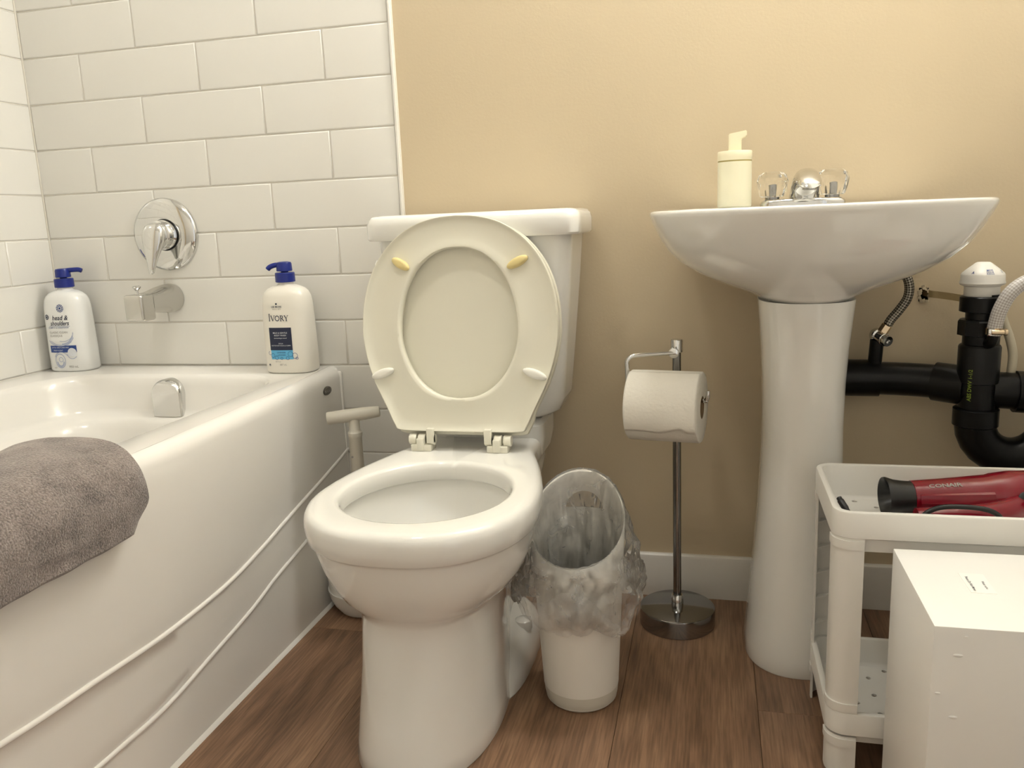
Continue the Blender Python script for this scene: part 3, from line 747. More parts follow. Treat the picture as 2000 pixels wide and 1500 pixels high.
# seat and lid: plane leaning on the tank
H0 = Vector((-.457, -.285, .42)); VV = Vector((0, .05, .415)).normalized(); NN = Vector((0, -VV.z, VV.y))   # NN toward the room
def sp3(u, v, d): return H0+Vector((u, 0, 0))+VV*v+NN*d
so = [(0, .019), (.07, .019), (.118, .021), (.128, .030), (.143, .062), (.166, .110), (.182, .160), (.1885, .210), (.183, .270), (.164, .325), (.130, .371), (.085, .402), (.04, .415), (0, .418)]
si = [(0, .081), (.030, .085), (.058, .098), (.082, .120), (.100, .150), (.111, .185), (.113, .215), (.109, .250), (.097, .290), (.076, .325), (.050, .347), (.025, .357), (.010, .359), (0, .3595)]
def full(c): 
    h = catmull([(a, b, 0) for a, b in c], 5); return h+[Vector((-p.x, p.y, 0)) for p in h[-2:0:-1]]
O_, I_ = full(so), full(si)
def mixr(t, d): return [sp3(a.x+(b.x-a.x)*t, a.y+(b.y-a.y)*t, d) for a, b in zip(O_, I_)]
seat_r = [mixr(.35, -.012), mixr(.06, -.010), mixr(0.0, -.004), mixr(-.005, .004), mixr(.012, .0085), mixr(.04, .0085), mixr(.075, .0055), mixr(.25, .0035), mixr(.5, .003), mixr(.75, .005), mixr(.90, .008), mixr(.97, .0075), mixr(1.0, .003), mixr(1.0, -.006), mixr(.92, -.012)]
bm = bmesh.new(); loft_bm(bm, seat_r+[seat_r[0]], False, False); bmesh.ops.remove_doubles(bm, verts=bm.verts[:], dist=1e-6)
seat = from_bm('seat', bm, 'seat', to, 60)
for u0, v0, u1, v1, mm in ((-.124, .342, -.094, .323, 'bumper_y'), (.097, .321, .132, .339, 'bumper_y'), (-.170, .121, -.130, .135, 'bumper'), (.124, .135, .165, .120, 'bumper')):
    d = Vector((u1-u0, v1-v0, 0)); Ln = d.length; d.normalize(); pv = Vector((-d.y, d.x, 0)); rings = []
    for h, s in ((.002, 1), (.009, 1), (.012, .93), (.0138, .75), (.0145, .4)):
        rings.append([sp3((u0+u1)/2+d.x*Ln*.54*s*math.cos(a)+pv.x*.0085*s*math.copysign(abs(math.sin(a))**.9, math.sin(a)), (v0+v1)/2+d.y*Ln*.54*s*math.cos(a)+pv.y*.0085*s*math.sin(a), h) for a in [2*math.pi*i/20 for i in range(20)]])
    bp = loft('bumper', rings, mm, seat)
    if mm == 'bumper_y': bp['label'] = 'yellowed plastic bumper'
def lid_ring(s, d, g=0): return [sp3(p.x*s*(1+g*max(0, .1-p.y)), .215+(p.y-.215)*s-(.008 if p.y < .05 else 0), d) for p in O_]
loft('lid', [lid_ring(.9, -.034), lid_ring(.985, -.032), lid_ring(1.005, -.028), lid_ring(1.008, -.020), lid_ring(1.0, -.0165), lid_ring(.97, -.0155), lid_ring(.93, -.018), lid_ring(.5, -.0185)], 'seat', to)
bpy.context.view_layer.update()
for hx_, sg in ((-.532, 1), (-.384, -1)):
    h = bmesh.new()
    add_box(h, hx_-.020, hx_+.020, -.300, -.268, .4025, .4155, .002, 2)
    for a, b in ((-.026, -.010), (-.008, .008), (.010, .026)):
        loft_bm(h, lathe_rings([(.0098, a+.001), (.0105, a+.002), (.0105, b-.002), (.0098, b-.001)], (hx_, -.286, .4235), (1, 0, 0), 20))
    add_box(h, hx_-.008, hx_+.006, -.302, -.286, .4035, .428, .002, 2)
    add_box(h, hx_+sg*.018-.007, hx_+sg*.018+.007, -.2975, -.286, .418, .446, .0015, 2)
    from_bm('hinge', h, 'seat', to)
decal('maker_text', [text_geo('AMERICAN', .006, 0, .01)], lambda s, h: Vector((-.455+s, -.1936, .414+h)), 'inkg', to)
hang(to)

# ================================================================== PLUNGER
pl = empty('toilet_plunger', (-.735, -.15, 0), 'white plunger with a T-handle standing in its holder beside the tub', 'plunger')
px_, py_ = -.735, -.148
lathe('holder', [(.05, 0), (.062, .002), (.074, .018), (.081, .034), (.0835, .048), (.0845, .050), (.0845, .053)], (px_, py_, 0), 'white', pl)
lathe('bell', [(.0825, .051), (.083, .075), (.081, .105), (.073, .135), (.055, .165), (.034, .19), (.020, .215), (.0145, .235)], (px_, py_, 0), 'white', pl)
lathe('shaft', [(.0142, .22), (.0138, .385), (.0145, .386), (.0152, .390), (.0152, .396), (.0135, .398), (.0115, .401), (.0115, .425)], (px_, py_, 0), 'cream', pl, n=24)
d = Vector((.104, .040, .008)).normalized(); c = Vector((px_, py_, .4335))
rings = [circ(c+d*t, r_, d, 24) for t, r_ in ((-.0555, .0095), (-.0555, .0125), (-.053, .0135), (-.02, .0140), (.02, .0136), (.05, .0118), (.0545, .0105), (.0555, .007))]
loft('handle', rings, 'cream', pl)
lathe('rivet', [(.0022, 0), (.002, .001), (0, .0014)], (px_-.004, py_-.0137, .345), 'inkg', pl, ax=(0, -1, 0), n=10)
hang(pl)

# ================================================================== TRASH BIN + LINER
BX, BY = -.220, -.412
tb = empty('trash_bin', (BX, BY, 0), 'slim white waste bin with a slanted mouth beside the toilet', 'trash bin')
def bin_r(z): return .0635+.0135*min(z/.26, 1.3)
def rim_z(a):   # a: angle, 90deg = toward the wall
    s = (math.sin(a)+1)/2
    return .268+.120*(s**1.15)
NA = 64
def bin_ring(fz, dr=0):
    out = []
    for i in range(NA):
        a = 2*math.pi*i/NA; z = fz(a); r_ = bin_r(z)+dr
        out.append(Vector((BX+r_*math.cos(a), BY+r_*math.sin(a), z)))
    return out
bz0 = .030
outer_r = [bin_ring(lambda a, t=t: bz0+(rim_z(a)-.0015-bz0)*t) for t in (0, .2, .4, .6, .8, 1)]
rimr = [bin_ring(lambda a: rim_z(a), -.0012)]
inner_r = [bin_ring(lambda a, t=t: .006+(rim_z(a)-.0015-.006)*t, -.0025) for t in (1, .8, .6, .4, .2, 0)]
bm = bmesh.new(); loft_bm(bm, outer_r+rimr+inner_r, True, True)
low = [Vector((p.x*1, p.y, p.z)) for p in outer_r[0]]
body = from_bm('body', bm, 'binp', tb, 50); hang(tb)
# half-moon grip hole through the tall back
bm = bmesh.new(); pr = []
for i in range(17):
    a = math.pi*i/16; pr.append((.033*math.cos(a), .030*math.sin(a)))
pr = [(x_, max(z_, 0)) for x_, z_ in pr]
loft_bm(bm, [[Vector((BX+.002+x_, BY+.03, .319+z_)) for x_, z_ in pr], [Vector((BX+.002+x_, BY+.12, .319+z_)) for x_, z_ in pr]])
cut = from_bm('cutter', bm, None, None, 0)
md = body.modifiers.new('b', 'BOOLEAN'); md.operation = 'DIFFERENCE'; md.object = cut; md.solver = 'EXACT'
bpy.context.view_layer.update(); dg = bpy.context.evaluated_depsgraph_get(); me2 = bpy.data.meshes.new_from_object(body.evaluated_get(dg)); old = body.data
body.modifiers.clear(); body.data = me2; bpy.data.objects.remove(cut); bpy.data.meshes.remove(old)
lathe('base', [(.050, .0), (.057, .001), (.0612, .006), (.0632, .016), (.0648, .031)], (BX, BY, 0), 'binbase', tb, n=NA)
hang(tb)
lg = empty('bin_liner', (BX, BY, .2), 'clear plastic bag lining the white waste bin and folded over its rim', 'bin liner')
def crease(p, sc, off): return abs(noise.noise(Vector((p.x*sc+off, p.y*sc, p.z*sc*.8))))
def liner():
    n = 190; rings = []
    ts = [-1, -.85, -.7, -.58, -.48, -.40, -.33, -.26, -.20, -.14, -.09, -.05, -.02, 0, .025, .06, .1, .15, .2, .26, .32, .38, .44, .5, .56, .62, .68, .74, .8, .86, .92, .96, 1.0]
    for t in ts:
        ring = []
        for i in range(n):
            a = 2*math.pi*i/n; c, s_ = math.cos(a), math.sin(a)
            zr = rim_z(a)
            if t < 0:
                z = max(zr+(zr-.03)*t, .03); p = Vector((c*.08, s_*.08, z)); k_ = min(1, -t*9)
                r_ = bin_r(z)-.0034-(.010*crease(p, 28, 3)+.006*crease(p, 60, 8)+.003*crease(p, 120, 5))*k_
            elif t == 0:
                z = zr+.0024+.004*crease(Vector((c, s_, 0)), 6, 1); r_ = bin_r(zr)-.0006
            else:
                bot = .166+.012*math.sin(a*2+1)+.012*noise.noise(Vector((c*3, s_*3, 9)))
                z = zr+(bot-zr)*t; p = Vector((c*.08, s_*.08, z)); k_ = min(1, t*6)
                pouch = .024*max(0, math.cos(a-R(200)))**2+.020*max(0, math.cos(a-R(12)))**2+.003
                belly = math.sin(math.pi*min(t*1.05, 1)*.62)**1.3
                r_ = bin_r(z)+.0020+pouch*belly+(.014*crease(p, 26, 1)+.009*crease(p, 55, 4)+.005*crease(p, 115, 7))*k_
            ring.append(Vector((BX+r_*c, BY+r_*s_, z)))
        rings.append(ring)
    bm = bmesh.new(); loft_bm(bm, rings, True, False)
    bmesh.ops.triangulate(bm, faces=bm.faces[:])
    return from_bm('film', bm, 'film', lg, 12)
liner()
# gathered hem band
bm = bmesh.new(); rings = []
for dz, dr in ((0, 0), (.007, .003), (.015, .0045), (.024, .004), (.034, .002), (.042, -.001)):
    ring = []
    for i in range(170):
        a = 2*math.pi*i/170; cx_, cy_ = math.cos(a), math.sin(a)
        z = .170+.040*noise.noise(Vector((cx_*1.7+4, cy_*1.7, 1)))+.010*math.sin(a*2+1)+dz*(1+.5*math.sin(a*3))
        pouch = .022*max(0, math.cos(a-R(200)))**2+.018*max(0, math.cos(a-R(12)))**2+.006
        p = Vector((cx_*.08, cy_*.08, z))
        r_ = bin_r(z)+.0065+pouch+dr+.012*crease(p, 40, 2)+.006*crease(p, 100, 6)
        ring.append(Vector((BX+r_*cx_, BY+r_*cy_, z)))
    rings.append(ring)
loft_bm(bm, rings, False, False); bmesh.ops.triangulate(bm, faces=bm.faces[:]); from_bm('hem', bm, 'film', lg, 12)
hang(lg)

# ================================================================== TOILET-ROLL STAND + ROLL
SX, SY = -.0665, -.121
st = empty('toilet_roll_stand', (SX, SY, 0), 'chrome floor stand for toilet paper with a round weighted base', 'roll stand')
lathe('base', [(.072, 0), (.0755, .001), (.0755, .032), (.0745, .0355), (.072, .037), (.012, .0385), (0, .0385)], (SX, SY, 0), 'dchrome', st, n=64)
lathe('collar', [(.012, .037), (.012, .060), (.0105, .062), (.008, .062)], (SX, SY, 0), 'chrome', st, n=24)
lathe('pole', [(.0082, .05), (.0082, .566), (.0088, .566)], (SX, SY, 0), 'dchrome', st, n=24)
lathe('finial', [(.009, .560), (.0115, .562), (.0115, .584), (.0105, .586), (0, .586)], (SX, SY, 0), 'chrome', st, n=24)
ra = R(-9); ax = Vector((math.cos(ra), math.sin(ra), 0)); RC = Vector((-.0825, -.200, .4735)); RR, RLn = .0655, .132
zarm = RC.z+.0125
pL = RC-ax*(RLn/2+.007); pR = RC+ax*(RLn/2+.010)
kb = Vector((SX-.004, -.156, .5655))
loft('knob', [circ(kb+Vector((0, .030, 0)), .006, (0, 1, 0), 20), circ(kb+Vector((0, .003, 0)), .006, (0, 1, 0), 20), circ(kb+Vector((0, .003, 0)), .0098, (0, 1, 0), 20), circ(kb+Vector((0, -.003, 0)), .0098, (0, 1, 0), 20), circ(kb+Vector((0, -.004, 0)), .0085, (0, 1, 0), 20)], 'chrome', st)
top_l = Vector((pL.x, pL.y, .5655))
d1 = (top_l-kb).normalized()
arm = [kb, kb+d1*.03, top_l-d1*.020, top_l-d1*.008+Vector((0, 0, -.002)), top_l+Vector((0, 0, -.010)), top_l+Vector((0, 0, -.022)), Vector((pL.x, pL.y, zarm+.022)), Vector((pL.x, pL.y, zarm+.008)), Vector((pL.x, pL.y, zarm))+ax*.004, Vector((pL.x, pL.y, zarm))+ax*.016,
       Vector((pR.x, pR.y, zarm))-ax*.014, Vector((pR.x, pR.y, zarm))-ax*.004+Vector((0, 0, .001)), Vector((pR.x, pR.y, zarm+.008)), Vector((pR.x, pR.y, zarm+.019))]
tube('arm', arm, .0040, 'chrome', st, per=4, n=12)
hang(st)
ro = empty('toilet_roll', RC, 'full roll of white toilet paper hanging on the chrome stand', 'toilet roll')
bm = bmesh.new()
loft_bm(bm, [circ(RC+ax*t, r_, ax, 64) for t, r_ in ((-RLn/2, .021), (-RLn/2-.001, .04), (-RLn/2, RR-.002), (-RLn/2+.002, RR), (-.03, RR+.0004), (.03, RR), (RLn/2-.002, RR), (RLn/2, RR-.002), (RLn/2-.001, .04), (RLn/2, .021))], False, False)
from_bm('paper', bm, 'paper', ro, 50)
bm = bmesh.new(); loft_bm(bm, [circ(RC+ax*t, r_, ax, 40) for t, r_ in ((-RLn/2, .021), (RLn/2, .021), (RLn/2, .0195), (-RLn/2, .0195))], False, False); from_bm('core', bm, 'card', ro, 50)
# loose end of the paper lying on the roll
vv = Vector((0, 0, 1)).cross(ax); rings = []
NS = 40
for j in range(NS+1):
    s = j/NS; x_ = -RLn/2+.001+(RLn-.002)*s
    aend = R(-33)+R(9)*sstep(.45, .80, s)-R(6)*sstep(.8, .9, s)+R(1)*math.sin(s*9)
    col = []
    for i in range(25):
        a = R(80)+(aend-R(80))*i/24
        lift = .0010+.0030*sstep(.7, 1, i/24)*(.4+sstep(.3, .8, s))
        col.append(RC+ax*x_+(-vv*math.cos(a)+Vector((0, 0, 1))*math.sin(a))*(RR+lift))
    rings.append(col)
bm = bmesh.new(); loft_bm(bm, rings, False, False, closed=False); sh = from_bm('loose_sheet', bm, 'paper', ro, 60)
md = sh.modifiers.new('s', 'SOLIDIFY'); md.thickness = .0006
hang(ro)

# ================================================================== PEDESTAL SINK
KX = .160
sk = empty('pedestal_sink', (KX, -.2, 0), 'white pedestal sink with a wide oval basin', 'sink')
sh_ = catmull([(a, b, 0) for a, b in [(0, -.004), (.08, -.004), (.165, -.005), (.212, -.015), (.236, -.06), (.253, -.13), (.2645, -.21), (.264, -.275), (.246, -.345), (.205, -.41), (.145, -.455), (.072, -.478), (0, -.484)]], 6)
def sink_ring(z, sx, sy, lift=0):
    h = [Vector((p.x*sx, -.004+(p.y+.004)*sy, z+lift*sstep(-.30, -.10, p.y))) for p in sh_]
    return [Vector((KX+p.x, p.y, p.z)) for p in h]+[Vector((KX-p.x, p.y, p.z)) for p in h[-2:0:-1]]
def sink_in(z, a, yc, b):
    base = sink_ring(z, 1, 1); out = []
    for p in base:
        d = Vector((p.x-KX, p.y-yc)); an = math.atan2(d.y/b, d.x/a)
        out.append(Vector((KX+a*math.cos(an), yc+b*math.sin(an), z)))
    return out
rings = [sink_ring(.668, .30, .585), sink_ring(.674, .325, .605), sink_ring(.684, .405, .645), sink_ring(.700, .555, .72), sink_ring(.718, .70, .80), sink_ring(.738, .81, .865), sink_ring(.76, .89, .915), sink_ring(.785, .945, .955), sink_ring(.806, .98, .985), sink_ring(.816, .995, .997),
         sink_ring(.821, 1.0, 1.0, .001), sink_ring(.8245, .998, .999, .002), sink_ring(.8268, .988, .993, .002), sink_ring(.8272, .97, .985, .001),
         sink_in(.8275, .212, -.300, .152), sink_in(.824, .205, -.300, .147), sink_in(.80, .19, -.30, .138), sink_in(.76, .15, -.30, .11), sink_in(.735, .09, -.30, .07), sink_in(.728, .03, -.30, .03)]
loft('basin', rings, 'china', sk, True, True, 60)
lathe('drain', [(.024, -.003), (.024, .002), (.020, .0035), (.017, .001), (0, .001)], (KX, -.30, .730), 'chrome', sk, n=28)
def ped_ring(z, hw_, yf, yb=-.085):
    out = []; 
    for i in range(48):
        t = 2*math.pi*i/48; c, s = math.cos(t), math.sin(t)
        e = 2.3 if s < 0 else 4
        ym = (yf+yb)/2
        out.append(Vector((KX-.001+hw_*math.copysign(abs(c)**(2/e), c), ym+(yb-ym)*math.copysign(abs(s)**(2/e), s), z)))
    return out
loft('pedestal', [ped_ring(0, .094, -.302), ped_ring(.004, .0955, -.304), ped_ring(.03, .0945, -.302), ped_ring(.07, .091, -.297), ped_ring(.13, .086, -.289), ped_ring(.20, .080, -.28), ped_ring(.28, .0745, -.272), ped_ring(.36, .071, -.267), ped_ring(.44, .0695, -.265), ped_ring(.52, .0705, -.268), ped_ring(.58, .0735, -.273), ped_ring(.63, .0775, -.280), ped_ring(.664, .0805, -.285), ped_ring(.6675, .080, -.2845)], 'china', sk, True, True, 60)
hang(sk)
# --- faucet
FY = -.085; FZ = .8282
fa = empty('faucet', (KX, FY, FZ), 'chrome centerset sink faucet with two clear acrylic knobs', 'faucet')
loft('base_plate', [[Vector((KX-.002+p.x, FY+p.y, FZ+z)) for p in superell(0, 0, .0745*s, .0265*s, 0, 3.2)] for z, s in ((0, 1), (.004, 1), (.008, .97), (.0105, .9), (.0115, .75))], 'chrome', fa)
secs = [(FY+.012, FZ+.006, .028, .020), (FY+.002, FZ+.018, .0265, .020), (FY-.006, FZ+.032, .0245, .019), (FY-.016, FZ+.044, .0225, .0165), (FY-.034, FZ+.0495, .021, .0135), (FY-.055, FZ+.047, .0205, .0115), (FY-.075, FZ+.0405, .020, .0100), (FY-.090, FZ+.034, .0185, .0085), (FY-.097, FZ+.031, .012, .005)]
rings = []
for i, (y, z, hw_, hh) in enumerate(secs):
    a = Vector((0, *secs[max(i-1, 0)][:2])); b = Vector((0, *secs[min(i+1, len(secs)-1)][:2])); t = (b-a).normalized(); up = Vector((1, 0, 0)).cross(t)
    rings.append([Vector((KX+.002, y, z))+Vector((hw_*math.cos(q), 0, 0))+up*hh*math.sin(q) for q in [2*math.pi*k_/32 for k_ in range(32)]])
loft('spout', rings, 'chrome', fa)
lathe('aerator', [(.0105, 0), (.0115, -.002), (.0115, -.009), (.009, -.010), (.0085, -.006), (0, -.006)], (KX+.002, FY-.080, FZ+.034), 'dchrome', fa, n=24)
for kx, ph in ((.1055, .2), (.2095, .0)):
    lathe('stem', [(.011, .0), (.013, .002), (.013, .006), (.006, .008), (.005, .030), (0, .031)], (kx, FY, FZ+.0095), 'dchrome', fa, n=20)
    rings = []
    nn = 8 if ph else 10
    for z, r_ in ((.0185, .018), (.020, .0210), (.030, .0240), (.038, .0262), (.047, .0288), (.058, .0245), (.0625, .018), (.0635, .006)):
        ring = []
        for i in range(72):
            a = 2*math.pi*i/72
            fl_ = math.cos(math.pi/nn)/math.cos(((a+ph) % (2*math.pi/nn))-math.pi/nn)
            rib = 1+.045*math.cos(a*12)*(1-sstep(.034, .05, z))
            k_ = sstep(.03, .046, z)
            ring.append(Vector((kx+r_*math.cos(a)*(fl_*k_+(1-k_))*rib, FY+r_*math.sin(a)*(fl_*k_+(1-k_))*rib, FZ+z-.0025)))
        rings.append(ring)
    kn = loft('handle', rings, 'crystal', fa, smooth=22); kn['label'] = 'clear faceted acrylic knob'
hang(fa)
# --- soap dispenser
QX, QY = .038, -.095
sd = empty('soap_dispenser', (QX, QY, FZ), 'cream foaming soap dispenser on the sink rim', 'soap dispenser')
lathe('bottle', [(.028, 0), (.0302, .002), (.0305, .004), (.0305, .0815), (.029, .083), (0, .083)], (QX, QY, FZ), 'soap', sd)
lathe('ring', [(.0295, .081), (.0302, .0815), (.0302, .0845), (.0295, .085)], (QX, QY, FZ), 'olive', sd)
lathe('collar', [(.030, .0840), (.0308, .085), (.0308, .0995), (.030, .1008), (.012, .1012), (0, .1012)], (QX, QY, FZ), 'soapp', sd)
bm = bmesh.new()
prof = [(-.0115, .100), (.0115, .100), (.0115, .122), (.0205, .1265), (.0205, .1365), (-.0115, .1315)]
loft_bm(bm, [[Vector((QX+a, QY-.010, FZ+b)) for a, b in prof], [Vector((QX+a, QY+.010, FZ+b)) for a, b in prof]])
bmesh.ops.recalc_face_normals(bm, faces=bm.faces[:]); bmesh.ops.bevel(bm, geom=bm.edges[:], offset=.0014, segments=2, affect='EDGES')
from_bm('pump_head', bm, 'soapp', sd); hang(sd)

# ================================================================== PLUMBING BEHIND THE SINK
dp = empty('drain_pipe', (.466, -.1, .40), 'black plastic drain pipe with a U-bend trap and white air valve', 'drain pipe')
PX, PY = .4665, -.098
tube('branch_pipe', [(.205, .004, .497), (.212, -.020, .497), (.235, -.036, .497), (.265, -.042, .497), (.30, -.044, .497), (.38, -.052, .495), (.44, -.075, .492), (PX, PY, .490)], .0315, 'abs', dp, per=4, n=28)
bm = bmesh.new(); tube_bm(bm, [(.240, -.040, .497), (.31, -.044, .497)], .0355, 28); from_bm('branch_hub', bm, 'abs', dp)
bm = bmesh.new(); tube_bm(bm, [(.405, -.058, .494), (.452, -.084, .491)], .0362, 28); from_bm('branch_hub', bm, 'abs', dp)
lathe('standpipe', [(.030, .425), (.030, .60), (.0275, .602), (.0275, .66)], (PX, PY, 0), 'abs', dp, n=36)
lathe('coupling', [(.030, .500), (.0345, .502), (.0345, .566), (.033, .569), (.030, .571), (.0275, .5715)], (PX-.001, PY, 0), 'abs', dp, n=36)
lathe('nut', [(.030, .586), (.0365, .588), (.0365, .612), (.034, .615), (.030, .616)], (PX-.003, PY, 0), 'abs', dp, n=10, smooth=20)
lathe('adapter', [(.030, .628), (.036, .630), (.036, .655), (.034, .657), (.030, .657)], (PX-.002, PY, 0), 'abs', dp, n=36)
av = lathe('air_valve', [(.026, .652), (.0285, .656), (.0285, .674), (.035, .677), (.0365, .680), (.0355, .684), (.0348, .694), (.0335, .697), (.0270, .703), (.0165, .7115), (.0130, .7145), (.010, .716), (0, .716)], (PX-.004, PY, 0), 'white', dp, n=36); av['label'] = 'white air admittance valve cap'
def fn_av(s, h):
    a = -math.pi/2+.08+s/.031
    r_ = .0347-.9*max(h, 0)*.9
    return Vector((PX-.004+r_*math.cos(a), PY+r_*math.sin(a), .696+h))
decal('valve_print', [g_move(text_geo('MAXI', .0042, 0, .01), .0, .0055), g_move(text_geo('VENT', .0042, 0, .01), .0, .0015), g_ring(0, .0045, .0075, .0006, 4, 45, 405, .8), g_move(text_geo('A', .006, 0, .02), -.026, .0015), g_move(text_geo('Z', .005, 0, .02), .024, .003)], fn_av, 'inkb', dp)
def fn_pp(s, h):
    a = -math.pi/2-.55+s/.031
    return Vector((PX+.0352*math.cos(a), PY+.0352*math.sin(a), .50+h))
decal('pipe_print', [(lambda g: ([(-y, x) for x, y in g[0]], g[1]))(text_geo('ABS DWV 1-1/2', .0085, 0, .02, 'CENTER'))], fn_pp, 'green', dp)
tr = [(PX, PY, .45), (PX, PY, .425)]+[(PX+.062-.062*math.cos(R(a)), PY, .425-.062*math.sin(R(a))) for a in range(15, 181, 15)]+[(PX+.124, PY, .47)]
tube('trap_bend', tr, .0345, 'abs', dp, n=32)
lathe('trap_hub', [(.035, .42), (.0378, .422), (.0378, .452), (.035, .454)], (PX, PY, 0), 'abs', dp, n=36)
tube('trap_outlet', [(PX+.025, PY+.01, .485), (PX+.08, PY+.005, .482), (PX+.13, PY, .478), (XR-.001, PY, .478)], .033, 'abs', dp, n=28, per=4)
bm = bmesh.new(); tube_bm(bm, [(PX+.062, PY+.004, .483), (PX+.115, PY+.002, .480)], .0375, 28); from_bm('outlet_hub', bm, 'abs', dp)
# saddle and stub for the stop valve
tube('stub', [(.300, -.048, .515), (.301, -.052, .545), (.302, -.054, .572)], .0125, 'abs', dp, n=20)
hang(dp)
svv = empty('stop_valve', (.305, -.06, .58), 'small chrome shut-off valve on the black stub pipe', 'stop valve')
lathe('body', [(.011, -.004), (.0135, 0), (.0135, .008), (.011, .010), (.0115, .026), (.009, .028)], (.300, -.048, .582), 'chrome', svv, ax=(.45, -.85, -.25), n=24)
lathe('knob', [(.006, .024), (.0105, .026), (.0112, .034), (.010, .037), (.004, .037), (.0035, .034), (0, .034)], (.300, -.048, .582), 'chrome', svv, ax=(.45, -.85, -.25), n=20)
lathe('outlet_nut', [(.008, .006), (.0095, .008), (.0095, .022), (.007, .024)], (.306, -.060, .581), 'brass', svv, ax=(.5, 0, .87), n=6, smooth=15)
hang(svv)
tag(tube('supply_hose', [(.3185, -.060, .602), (.324, -.060, .612), (.337, -.062, .630), (.349, -.065, .652), (.350, -.068, .676), (.338, -.072, .700), (.30, -.09, .73)], .0085, 'braid', None, 14, 8, uv=16), 'steel-braided supply hose curving from the shut-off valve to the basin', 'hose')
tag(tube('supply_tube', [(.2395, -.045, .715), (.246, -.045, .68), (.252, -.045, .65), (.245, -.045, .60), (.225, -.045, .56)], .009, 'blackp', None, 12, 6), 'dark supply tube half hidden behind the sink pedestal', 'hose')
ch = [(.4720, -.145, .594), (.4735, -.147, .612), (.478, -.150, .637), (.490, -.152, .664), (.510, -.150, .682), (.535, -.145, .689), (.565, -.135, .686), (.60, -.12, .675), (.66, -.11, .65)]
dh = empty('drain_hose', (.472, -.145, .6), 'clear braided drain hose arching off the black pipe', 'hose')
tube('hose', ch, .0118, 'hose', dh, 20, 10, uv=24)
tube('barb', [(.4705, -.115, .575), (.4712, -.135, .578), (.4718, -.145, .590), (.4722, -.145, .602)], .0095, 'abs', dh, 14, 4)
hang(dh)
hcl = empty('hose_clamp', (.472, -.145, .6), 'steel worm-drive clamp round the clear hose end', 'hose clamp')
lathe('band', [(.0122, -.0055), (.0132, -.0055), (.0132, .0055), (.0122, .0055)], (.4721, -.1452, .6005), 'brass', hcl, n=28)
lathe('screw', [(.004, -.014), (.0046, -.013), (.0046, .006), (.0058, .007), (.0058, .011), (.004, .012)], (.4765, -.1625, .6005), 'brass', hcl, ax=(1, .1, 0), n=16)
box('screw_housing', .458, .4685, -.1655, -.1555, .5945, .6065, 'chrome', hcl, .0015)
hang(hcl)
tag(tube('thin_tube', [(.500, -.085, .625), (.506, -.086, .606), (.516, -.086, .580), (.5235, -.085, .552), (.5245, -.083, .525), (.523, -.080, .498)], .0076, 'tubing', None, 14, 8), 'thin beige tube hanging beside the black pipe', 'tube')
bm = bmesh.new()
pts = [(.3955, .030), (.402, -.002), (.415, -.012), (.432, -.030), (.445, -.055)]
rings = []
for x_, y_ in catmull([(a, b, 0) for a, b in pts], 5) and [(p.x, p.y) for p in catmull([(a, b, 0) for a, b in pts], 5)]:
    zc = .6525-.10*(x_-.3955)
    rings.append([Vector((x_, y_, zc-.0065)), Vector((x_+.0004, y_-.0012, zc-.0065)), Vector((x_+.0004, y_-.0012, zc+.0065)), Vector((x_, y_, zc+.0065))])
loft_bm(bm, rings); tag(from_bm('pipe_strap', bm, 'strap'), 'painted flat strap from the wall hole to the black pipe', 'strap')

# ================================================================== STORAGE CART
CX0, CX1, CY0, CY1 = .1650, .600, -.560, -.322
ct = empty('storage_cart', ((CX0+CX1)/2, (CY0+CY1)/2, 0), 'white plastic two-tier storage cart under the sink pipes', 'storage cart')
def tray(name, zt, rail, deep, holes):
    zb = zt-rail; zf = zt-deep
    def rr2(i, z, r=.028): return rrect(CX0+i, CX1-i, CY0+i, CY1-i, max(r-i, .006), z, 6, 8)
    rings = [rr2(.010, zf-.004), rr2(.0075, zb-.001), rr2(.0015, zb), rr2(0, zb+.0015), rr2(0, zt-.003), rr2(.001, zt-.0008), rr2(.003, zt), rr2(.0075, zt), rr2(.0095, zt-.001), rr2(.0105, zt-.004), rr2(.013, zf+.006), rr2(.015, zf+.002), rr2(.019, zf)]
    bm = bmesh.new(); loft_bm(bm, rings, False, False)
    t = from_bm(name, bm, 'cream' if 0 else 'white', ct, 40)
    # perforated floor of the tray
    x0, x1, y0, y1 = CX0+.017, CX1-.017, CY0+.017, CY1-.017
    nx, ny = 14, 8; bm = bmesh.new(); dx, dy = (x1-x0)/nx, (y1-y0)/ny; hr = .0042
    for i in range(nx):
        for j in range(ny):
            cx_, cy_ = x0+dx*(i+.5), y0+dy*(j+.5)
            for zz, flip in ((zf+.0004, 0), (zf-.0030, 1)):
                sq = [(dx/2, 0), (dx/2, dy/2), (0, dy/2), (-dx/2, dy/2), (-dx/2, 0), (-dx/2, -dy/2), (0, -dy/2), (dx/2, -dy/2)]
                if (i+j) % 2 == 0 and 0 < i < nx-1:
                    o_ = [bm.verts.new((cx_+a, cy_+b, zz)) for a, b in sq]; q_ = [bm.verts.new((cx_+hr*math.cos(R(45*k_)), cy_+hr*math.sin(R(45*k_)), zz)) for k_ in range(8)]
                    for k_ in range(8): bm.faces.new((o_[k_], o_[(k_+1) % 8], q_[(k_+1) % 8], q_[k_]))
                    if not flip: top_q = q_
                    else:
                        for k_ in range(8): bm.faces.new((top_q[k_], top_q[(k_+1) % 8], q_[(k_+1) % 8], q_[k_]))
                else: bm.faces.new([bm.verts.new((cx_+a, cy_+b, zz)) for a, b in sq])
    bmesh.ops.remove_doubles(bm, verts=bm.verts[:], dist=1e-5)
    from_bm('tray_floor', bm, 'white', t, 30)
    return t
tray('top_tray', .4095, .039, .056, True)
